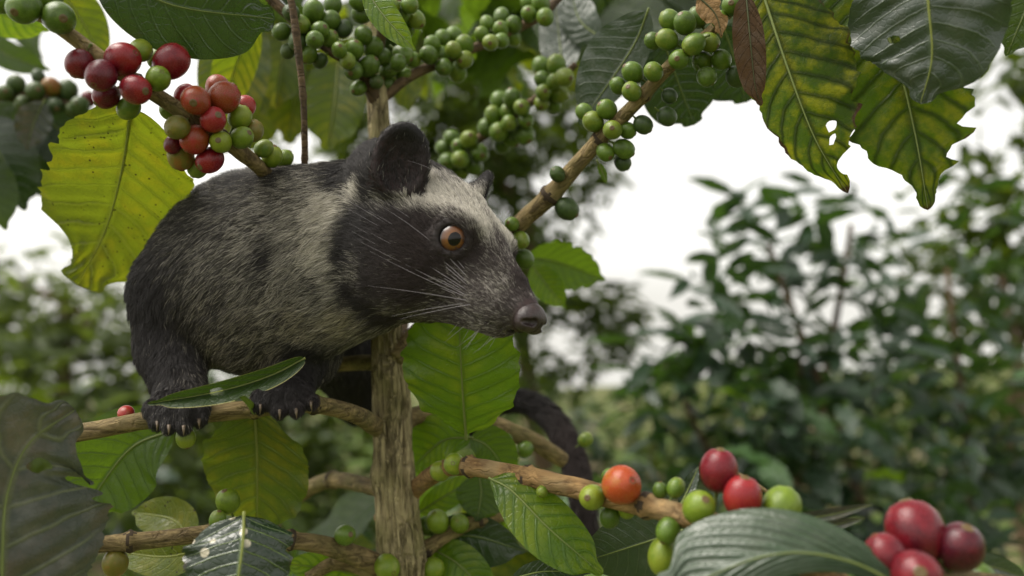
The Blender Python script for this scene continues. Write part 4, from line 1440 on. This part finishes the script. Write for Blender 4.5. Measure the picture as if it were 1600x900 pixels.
# hanging pale blades behind the left shoulder of the tree
for x, y0, y1, d, w in [(378, 30, 195, 0.60, 42), (440, 30, 170, 0.62, 36), (522, 95, 235, 0.60, 46), (415, 60, 180, 0.66, 34), (340, 60, 170, 0.55, 30), (487, 110, 180, 0.68, 30), (460, 70, 225, 0.7, 40), (545, 60, 190, 0.72, 38), (360, 90, 240, 0.7, 36), (400, 120, 235, 0.74, 40)]:
    tl([(x + 6, y0, d), (x, (y0 + y1) / 2, d - 0.01), (x - 10, y1, d - 0.015)], (w, w), 'canopy', tilt=(10, 20), shape=(0.45, 0.5), wav=0.1, nu=30, nv=14, rib='rib_pale')
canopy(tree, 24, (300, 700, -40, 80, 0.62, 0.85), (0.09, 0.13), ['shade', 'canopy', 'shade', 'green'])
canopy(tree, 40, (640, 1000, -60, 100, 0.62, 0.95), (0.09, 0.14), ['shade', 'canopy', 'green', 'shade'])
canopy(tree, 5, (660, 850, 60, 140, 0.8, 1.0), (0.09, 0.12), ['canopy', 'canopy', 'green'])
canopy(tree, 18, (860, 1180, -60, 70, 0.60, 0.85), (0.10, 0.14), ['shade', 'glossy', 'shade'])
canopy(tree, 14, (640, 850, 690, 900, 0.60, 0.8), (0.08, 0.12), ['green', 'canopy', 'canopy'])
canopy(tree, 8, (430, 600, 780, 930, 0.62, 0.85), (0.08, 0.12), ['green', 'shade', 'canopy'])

# ================================================================== branch of ripe fruit, upper left
bu = thing('coffee_branch', 'leafy coffee branch with two clusters of red and green cherries above the civet\'s back', 'branch', P(130, 70, 0.36))
b1 = branch(bu, [(-40, -60, 0.345, 11), (40, 5, 0.35, 11), (110, 55, 0.355, 11), (180, 108, 0.36, 12), (250, 152, 0.367, 12), (320, 198, 0.375, 12), (385, 245, 0.395, 12), (430, 285, 0.43, 10), (470, 330, 0.48, 9)],
            'branch', nodes=[(60, 18), (215, 130), (345, 212)])
add_cherries(b1, [(125, 100, 23, 'wine'), (158, 118, 25, 'wine'), (192, 93, 27, 'red'), (212, 140, 24, 'red'), (166, 150, 20, 'wine', 'b'), (268, 96, 27, 'red'), (220, 79, 18, 'lime'), (246, 92, 16, 'lime', 'b'), (247, 123, 20, 'lime'), (201, 169, 18, 'berry', 'b'),
                  (306, 157, 24, 'scarlet'), (290, 150, 18, 'scarlet', 'b'), (350, 152, 26, 'scarlet'), (340, 137, 20, 'scarlet', 'b'), (333, 187, 21, 'scarlet'), (304, 218, 23, 'scarlet'), (383, 166, 17, 'scarlet', 'b'), (328, 250, 21, 'red'), (266, 172, 17, 'lime', 'b'),
                  (277, 199, 20, 'olive'), (345, 222, 18, 'lime'), (378, 215, 18, 'lime'), (375, 183, 19, 'lime'), (282, 243, 22, 'olive'), (396, 204, 17, 'olive'), (309, 262, 16, 'berry', 'b'), (270, 226, 14, 'wine', 'b'), (425, 244, 17, 'lime'), (412, 232, 14, 'berry', 'b'),
                  (445, 248, 14, 'lime', 'b'), (38, 12, 26, 'berry'), (92, 28, 26, 'berry'), (75, -5, 22, 'berry'), (5, 2, 20, 'berry')])
leaf(bu, [(205, 168, 0.385), (192, 260, 0.42), (165, 360, 0.455), (121, 445, 0.47)], (106, 112), 'yellow', tilt=(-14, 8), shape=(0.50, 0.42), wav=0.10, curl=-0.04, rib='rib_pale', nvein=11, bites=[(0.86, -1, 0.6, 0.07), (0.52, -1, 0.12, 0.03), (0.93, -1, 0.35, 0.05), (0.35, -1, 0.10, 0.03)],
     label='large green leaf turning yellow beside the flank of the civet', rag=0.12, nu=64, nv=28, quilt=0.05)
leaf(bu, [(150, -70, 0.35), (260, 5, 0.36), (430, 30, 0.37)], (75, 70), 'glossy', tilt=(-10, 10), shape=(0.5, 0.5), wav=0.1, nvein=10)
leaf(bu, [(80, -30, 0.50), (120, 20, 0.51), (165, 100, 0.52)], (32, 36), 'canopy', tilt=(0, 15), rib='rib_pale')
leaf(bu, [(-50, -20, 0.50), (0, 20, 0.51), (78, 48, 0.52)], (34, 30), 'bright', tilt=(0, 10))
leaf(bu, [(215, -20, 0.44), (330, -20, 0.45), (420, 5, 0.46)], (50, 40), 'shade', tilt=(10, 15))
leaf(bu, [(400, 30, 0.5), (370, 100, 0.51), (342, 200, 0.52)], (34, 30), 'canopy', tilt=(10, 10), rib='rib_pale')

# darker, blurred branch with green fruit at the left edge
bd = thing('coffee_branch', 'dim coffee branch with dark green berries and a withered leaf at the left edge', 'branch', P(0, 150, 0.62))
b2 = branch(bd, [(-60, 150, 0.62, 8), (20, 150, 0.62, 8), (90, 158, 0.62, 7), (160, 190, 0.63, 6)], 'branch_dark')
add_cherries(b2, [(25, 132, 15), (55, 142, 15), (80, 136, 15, 'olive'), (105, 142, 17), (125, 165, 15), (35, 162, 13), (85, 165, 14), (130, 180, 14), (138, 155, 12, 'wine'), (8, 145, 13), (60, 120, 11), (112, 172, 12)], 'darkberry')
leaf(bd, [(68, 160, 0.60), (52, 195, 0.60), (42, 235, 0.60)], (26, 24), 'dry', tilt=(10, 30), wav=0.2)
for m_, w_ in [([(30, 170, .64), (90, 200, .65), (150, 290, .66)], 46), ([(-40, 190, .62), (0, 240, .62), (40, 330, .63)], 50), ([(-30, 160, .66), (40, 190, .67), (90, 330, .68)], 44), ([(120, 180, .66), (110, 230, .67), (110, 290, .68)], 34),
               ([(-60, 240, .6), (-20, 290, .6), (10, 360, .6)], 40), ([(-30, 60, .66), (20, 90, .66), (80, 110, .66)], 22), ([(-60, 150, .65), (0, 200, .65), (60, 250, .66)], 40)]:
    leaf(bd, m_, (w_, w_), 'glossy' if w_ > 42 else 'shade', tilt=(10, 15), nu=28, nv=12)

canopy(bd, 12, (-90, 150, 200, 330, 0.72, 0.95), (0.08, 0.12), ['shade', 'glossy', 'shade'])
canopy(bd, 6, (-120, 40, -10, 60, 0.72, 0.9), (0.08, 0.12), ['shade', 'green'])
# ================================================================== leaves hanging into the upper right
br = thing('coffee_branch', 'overhanging coffee branch with large ragged backlit leaves against the pale sky', 'branch', P(1300, -60, 0.37))
branch(br, [(1120, -110, 0.40, 8), (1250, -75, 0.37, 9), (1400, -70, 0.35, 10), (1560, -60, 0.34, 10), (1750, -90, 0.34, 11)])
leaf(br, [(1192, -10, 0.385), (1232, 110, 0.375), (1275, 220, 0.37), (1325, 302, 0.368)], (66, 96), 'backlit', tilt=(8, -12), shape=(0.48, 0.85), wav=0.08, nvein=10, rag=0.14, nu=72, nv=30,
     holes=[(0.70, 0.42, 0.024, 0.12), (0.765, 0.38, 0.024, 0.085)], bites=[(0.88, 1, 0.75, 0.045), (0.62, 1, 0.12, 0.03), (0.8, 1, 0.2, 0.04), (0.5, -1, 0.1, 0.04)], label='yellow-green backlit leaf with two small holes')
leaf(br, [(1345, -50, 0.38), (1400, 90, 0.37), (1430, 210, 0.366), (1450, 328, 0.365)], (112, 108), 'backlit_dark', tilt=(10, -8), shape=(0.42, 0.78), wav=0.08, nvein=10, rag=0.24, nu=80, nv=34,
     bites=[(0.57, 1, 0.16, 0.025), (0.70, 1, 0.22, 0.03), (0.80, 1, 0.38, 0.035), (0.88, 1, 0.30, 0.03), (0.87, -1, 0.40, 0.07), (0.62, -1, 0.15, 0.05), (0.45, -1, 0.20, 0.03)],
     label='large dark backlit leaf with jagged brown edge')
leaf(br, [(1446, -90, 0.335), (1450, 0, 0.335), (1456, 90, 0.338), (1438, 162, 0.345)], (118, 112), 'blue', tilt=(-16, -10), shape=(0.5, 0.72), wav=0.10, nvein=7, rag=0.06, nu=72, nv=30, holes=[(0.55, -0.47, 0.030, 0.085)], rib='rib_pale',
     label='glossy blue-grey leaf with one round hole')
leaf(br, [(1640, -60, 0.35), (1610, 0, 0.35), (1572, 88, 0.355)], (44, 60), 'shade', tilt=(0, 10))
leaf(br, [(1166, -5, 0.375), (1172, 60, 0.372), (1180, 135, 0.372), (1190, 165, 0.373)], (26, 22), 'brown', tilt=(30, -20), wav=0.2, shape=(0.5, 0.6), rib='rib_dark', label='dead brown leaf hanging in front of the berries')
leaf(br, [(1092, -4, 0.365), (1118, 22, 0.363), (1128, 58, 0.363)], (20, 18), 'straw', tilt=(35, -20), wav=0.3, bites=[(0.5, 1, 0.5, 0.12), (0.75, -1, 0.5, 0.1)], rib='rib_dark', label='torn straw-coloured dead leaf')
leaf(br, [(1240, -60, 0.40), (1265, -10, 0.40), (1295, 30, 0.40)], (30, 30), 'bright', tilt=(0, 10))
leaf(br, [(1180, -80, 0.44), (1200, -20, 0.44), (1260, 60, 0.44)], (50, 60), 'shade', tilt=(0, 10))
leaf(br, [(1300, -80, 0.42), (1300, -20, 0.42), (1290, 70, 0.42)], (60, 50), 'shade', tilt=(0, 10))

# ================================================================== foreground branch, lower right
bf = thing('coffee_branch', 'nearest coffee branch with a broad arched leaf and dark red cherries in the lower corner', 'branch', P(1400, 960, 0.29))
b3 = branch(bf, [(1100, 990, 0.27, 18), (1250, 960, 0.275, 18), (1400, 925, 0.28, 16), (1480, 905, 0.29, 14), (1600, 915, 0.31, 13)])
add_cherries(b3, [(1430, 830, 46, 'red'), (1385, 868, 33, 'wine'), (1500, 855, 37, 'wine'), (1432, 898, 40, 'red'), (1478, 888, 30, 'lime', 'b'), (1530, 905, 28, 'berry', 'b')])
leaf(bf, [(1450, 945, 0.270), (1330, 878, 0.273), (1200, 868, 0.276), (1030, 935, 0.280)], (84, 40), 'stripe', tilt=(-34, -10), shape=(1.25, 0.45), wav=0.03, nvein=9, quilt=0.12, nu=84, nv=36, rib='rib',
     sweep=(0.42, 0.12), label='broad arched leaf with deep veins')
leaf(bf, [(1225, 812, 0.315), (1290, 806, 0.312), (1364, 788, 0.31)], (8, 10), 'dry', tilt=(50, 40), nu=24, nv=8)
leaf(bf, [(1225, 818, 0.312), (1290, 822, 0.31), (1355, 808, 0.308)], (9, 8), 'dry', tilt=(30, 50), nu=24, nv=8)
leaf(bf, [(1062, 792, 0.33), (1074, 768, 0.333), (1092, 728, 0.336)], (10, 12), 'glossy', tilt=(20, 20), nu=20, nv=8)
leaf(bf, [(1480, 905, 0.30), (1540, 885, 0.31), (1610, 905, 0.32)], (22, 20), 'blue', tilt=(20, 20), nu=30, nv=12)
branch(bf, [(1140, 735, 0.335, 3), (1175, 752, 0.335, 3), (1212, 782, 0.335, 3), (1240, 830, 0.33, 3)], 'branch', name='twig', sides=7)

# ================================================================== foreground leaf, lower left
bl_ = thing('coffee_branch', 'near coffee branch end with one big withered grey leaf in the lower left corner', 'branch', P(-40, 960, 0.30))
branch(bl_, [(-160, 1010, 0.30, 12), (-60, 985, 0.30, 12), (60, 970, 0.30, 11)])
leaf(bl_, [(2, 985, 0.315), (4, 860, 0.318), (12, 770, 0.323), (46, 692, 0.331), (118, 640, 0.342)], (150, 110), 'dry', tilt=(-12, 25), shape=(0.42, 0.5), wav=0.10, nvein=6, quilt=0.06, nu=80, nv=36, rag=0.10,
     holes=[(0.70, -0.36, 0.042, 0.19)], bites=[(0.67, -1, 0.48, 0.045), (0.72, -1, 0.30, 0.05), (0.57, -1, 0.12, 0.05)], rib='rib')

# ================================================================== hanging dry twig
tw = px_path([(440, -60, 0.415, 6), (455, 0, 0.415, 6), (466, 80, 0.418, 6), (474, 160, 0.422, 5), (476, 240, 0.430, 5), (474, 300, 0.445, 4)], 0.003)
V_, F_ = tube(tw, 9, lambda i, a, r, q: r * (1 + 0.15 * noise.noise(Vector((math.cos(a) * 2, math.sin(a) * 2, q[2] * 120))) + 0.25 * math.exp(-(((q[2] * 1000) % 31 - 15) / 2.0) ** 2)))
o = mesh_obj('twig', V_, F_, M['branch_dark'])
o['label'] = 'thin bare brown twig hanging straight down behind the civet\'s back'
o['category'] = 'twig'

# ================================================================== coffee bushes and trees behind


def leafy_bush(name, label, cat, base, blobs, n_leaf, n_stuff, size, kinds, stuff_kind, stems, group=None, seed=1, droop=0.7, flat=1.0, clump=3.0, thr=0.0):
    rr = random.Random(seed)
    t = thing(name, label, cat, base, group)
    pts = []
    tot = sum(b[3] ** 1.0 * b[4] for b in blobs)

    def sample():
        x = rr.random() * tot
        for b in blobs:
            x -= b[3] * b[4]
            if x <= 0:
                break
        c = P(*b[:3])
        while True:
            v = Vector((rr.uniform(-1, 1), rr.uniform(-1, 1), rr.uniform(-1, 1)))
            if not 0.15 < v.length < 1:
                continue
            q = c + np.array(v) * b[3] * np.array((1, 1, flat))
            if noise.noise(Vector(q * clump) + Vector((seed, 0, 0))) > thr - 0.25 * rr.random():
                break
        return q, v
    Vs, Fs, Us = [], [], []

    def pose():
        p, v = sample()
        a = rr.uniform(0, 6.283)
        dr = Vector((math.cos(a), math.sin(a), rr.uniform(-1.3, 0.5) * droop)) + v * 0.5
        nm = Vector((rr.uniform(-0.8, 0.8), rr.uniform(-0.8, 0.8), rr.uniform(0.5, 1.3)))
        return p, dr, nm, rr.uniform(*size)
    allp = [pose() for _ in range(n_leaf + n_stuff)]
    allp.sort(key=lambda q: proj(q[0])[2])
    for p, dr, nm, sz in allp[:n_leaf]:
        put_leaf(rr.choice(LEAF[rr.choice(kinds)]), t, p, dr, nm, sz)
    tmpl = [(0, 0), (0.22, 0.14), (0.55, 0.18), (0.82, 0.09), (1.0, 0)]
    for p, dr, nm, sz in allp[n_leaf:]:
        B = np.array(orient(dr, nm))
        o0 = len(Vs)
        for u, w in tmpl:
            for s in ((0,) if w == 0 else (-1, 0, 1)):
                q = np.array((u, s * w, -0.2 * u * u + (0.05 if s else 0))) * sz
                Vs.append(p + B @ q)
                Us.append((u, 0.5 + 0.48 * s))
        i = o0
        Fs += [(i, i + 2, i + 1), (i, i + 3, i + 2), (i + 1, i + 2, i + 5, i + 4), (i + 2, i + 3, i + 6, i + 5), (i + 4, i + 5, i + 8, i + 7), (i + 5, i + 6, i + 9, i + 8), (i + 7, i + 8, i + 10), (i + 8, i + 9, i + 10)]
    if Vs:
        f = mesh_obj('foliage' if n_leaf else 'crown', Vs, Fs, M[stuff_kind], t, loc=np.asarray(base, float), uvs=Us)
        f['kind'] = 'stuff'
    for st in stems:
        V2, F2 = tube(smooth_path(st, 0.04), 8)
        mesh_obj('trunk' if cat == 'tree' else 'stem', V2, F2, M['branch_dark'], t)
    return t


def stem(base, top, r0, r1, bend=0.1):
    m = (np.asarray(base) + np.asarray(top)) / 2 + rng.normal(0, bend, 3)
    return [(*base, r0), (*m, (r0 + r1) / 2), (*top, r1)]


G = lambda px, d: P(px, 450, d) * np.array([1, 1, 0])
gb = G(1370, 1.9)
leafy_bush('coffee_bush', 'big dark green coffee bush filling the right side behind the red cherries', 'bush', gb,
           [(1290, 390, 1.9, 0.17, 0.9), (1180, 380, 1.75, 0.13, 0.9), (1120, 490, 1.6, 0.13, 1.0), (1040, 580, 1.6, 0.12, 1.0), (1300, 520, 1.8, 0.22, 0.7), (1450, 420, 2.0, 0.22, 0.7), (1200, 620, 1.6, 0.22, 1.1), (1400, 660, 1.7, 0.26, 1.1),
            (1120, 740, 1.5, 0.2, 1.2), (1560, 640, 1.9, 0.25, 0.9), (1585, 400, 2.1, 0.18, 0.7), (1350, 820, 1.6, 0.28, 1.8), (1550, 820, 1.8, 0.28, 1.5), (1180, 870, 1.6, 0.25, 1.6), (1020, 850, 1.7, 0.2, 1.0)],
           285, 1250, (0.07, 0.115), ['bush'] * 6 + ['bush_young', 'green'], 'bush',
           [stem(gb, P(1200, 380, 1.75), 0.02, 0.006), stem(gb, P(1330, 350, 1.85), 0.022, 0.006), stem(gb, P(1480, 420, 1.9), 0.02, 0.006), stem(gb, P(1040, 570, 1.6), 0.016, 0.005), stem(gb, P(1250, 520, 1.7), 0.016, 0.005)], seed=4, clump=5.5, thr=0.0)
gb = G(1640, 2.6)
leafy_bush('coffee_bush', 'lighter green bush rising behind the dark coffee bush at the right edge', 'bush', gb,
           [(1590, 420, 2.6, 0.28, 1), (1640, 330, 2.7, 0.30, 1), (1530, 330, 2.8, 0.20, 0.5), (1620, 560, 2.6, 0.28, 1), (1630, 180, 2.8, 0.28, 0.8), (1600, 90, 2.9, 0.2, 0.4), (1500, 380, 2.8, 0.25, 0.6)], 90, 620, (0.08, 0.14), ['far', 'green', 'far'], 'far',
           [stem(gb, P(1560, 400, 2.6), 0.03, 0.01), stem(gb, P(1630, 320, 2.7), 0.03, 0.01)], seed=6, clump=4.0)
gb = G(860, 5.0)
leafy_bush('shade_tree', 'tall airy tree with small sparkling leaves far behind the civet\'s snout', 'tree', gb,
           [(780, 250, 5.0, 0.75, 1.0), (850, 210, 5.2, 0.5, 0.5), (700, 150, 5.0, 0.8, 1.0), (890, 520, 4.6, 0.30, 0.4), (950, 500, 4.8, 0.25, 0.35), (820, 560, 4.6, 0.40, 0.35), (640, 260, 5.2, 0.5, 0.5), (560, 200, 5.0, 0.6, 0.4)],
           0, 5200, (0.08, 0.16), ['far'], 'far', [stem(gb, P(835, 300, 5.0), 0.07, 0.04), stem(P(835, 420, 5.0), P(700, 180, 5.0), 0.04, 0.02), stem(P(840, 480, 5.0), P(930, 500, 4.8), 0.03, 0.012)], seed=8, clump=2.6, thr=0.02)
gb = G(140, 4.2)
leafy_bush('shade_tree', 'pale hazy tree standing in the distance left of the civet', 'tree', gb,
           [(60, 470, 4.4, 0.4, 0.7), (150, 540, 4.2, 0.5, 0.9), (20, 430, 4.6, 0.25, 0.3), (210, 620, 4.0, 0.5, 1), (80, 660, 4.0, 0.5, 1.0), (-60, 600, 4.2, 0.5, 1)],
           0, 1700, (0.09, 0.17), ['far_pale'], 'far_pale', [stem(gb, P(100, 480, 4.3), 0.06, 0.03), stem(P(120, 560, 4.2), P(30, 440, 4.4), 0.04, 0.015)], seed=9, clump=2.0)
gb = G(60, 2.2)
leafy_bush('coffee_bush', 'blurred coffee bush low behind the left end of the civet\'s branch', 'bush', gb,
           [(30, 660, 2.2, 0.15, 0.8), (-60, 600, 2.2, 0.18, 1), (160, 710, 2.2, 0.15, 1), (90, 800, 2.1, 0.22, 1), (260, 830, 2.1, 0.22, 1)], 75, 60, (0.09, 0.14), ['far', 'bush', 'far_pale'], 'far',
           [stem(gb, P(40, 640, 2.2), 0.016, 0.006), stem(gb, P(150, 690, 2.2), 0.014, 0.006)], seed=10)
gb = G(470, 2.4)
leafy_bush('coffee_bush', 'low blurred coffee bush seen left of the trunk beneath the civet', 'bush', gb,
           [(470, 820, 2.4, 0.18, 1), (400, 760, 2.5, 0.15, 0.6), (540, 870, 2.3, 0.2, 1), (350, 870, 2.3, 0.2, 1)], 70, 40, (0.09, 0.14), ['far', 'bush', 'bush_young'], 'far',
           [stem(gb, P(470, 760, 2.4), 0.014, 0.005)], seed=11)
gb = G(800, 2.8)
leafy_bush('coffee_bush', 'low bright green bush behind the civet\'s tail', 'bush', gb,
           [(800, 820, 2.8, 0.22, 1), (700, 780, 2.8, 0.18, 0.8), (960, 800, 3.0, 0.12, 0.4), (900, 860, 2.8, 0.22, 1)], 75, 60, (0.09, 0.14), ['far', 'bush_young', 'far_pale'], 'far_pale',
           [stem(gb, P(800, 780, 2.8), 0.014, 0.005)], seed=12)

for i_, (px_, d_, h_, w_) in enumerate([(330, 5.5, 560, 0.5), (620, 6.0, 590, 0.5), (760, 6.5, 650, 0.45), (900, 6.0, 640, 0.45), (1020, 6.5, 610, 0.5), (1180, 6.0, 570, 0.5), (1360, 6.5, 560, 0.55), (1540, 6.0, 550, 0.55), (60, 6.0, 610, 0.5), (190, 5.2, 590, 0.5), (470, 4.6, 560, 0.5)]):
    gb = G(px_, d_)
    leafy_bush('coffee_bush', 'distant blurred coffee bush ' + ['low beyond the civet\'s front paws', 'behind the trunk under the civet\'s throat', 'beyond the leaf below the civet\'s chin', 'behind the curve of the civet\'s tail', 'in the gap left of the big dark bush',
     'behind the middle of the big dark bush', 'behind the two foreground red cherries', 'at the right edge behind the dark bush', 'at the left edge below the pale tree', 'left of the civet\'s front paws above the red cherry', 'between the civet\'s front paw and the trunk'][i_], 'bush', gb,
               [(px_, h_ + 40, d_, w_ * 0.7, 0.8), (px_ - 60, h_ + 140, d_, w_, 1), (px_ + 60, h_ + 160, d_, w_, 1), (px_, h_ + 260, d_, w_, 1)], 0, 1000, (0.10, 0.17), ['far'], 'far' if i_ % 3 else 'bush', [stem(gb, P(px_, h_ + 60, d_), 0.03, 0.01)],
               'distant row of coffee bushes', seed=30 + i_, clump=2.5, thr=-0.2)
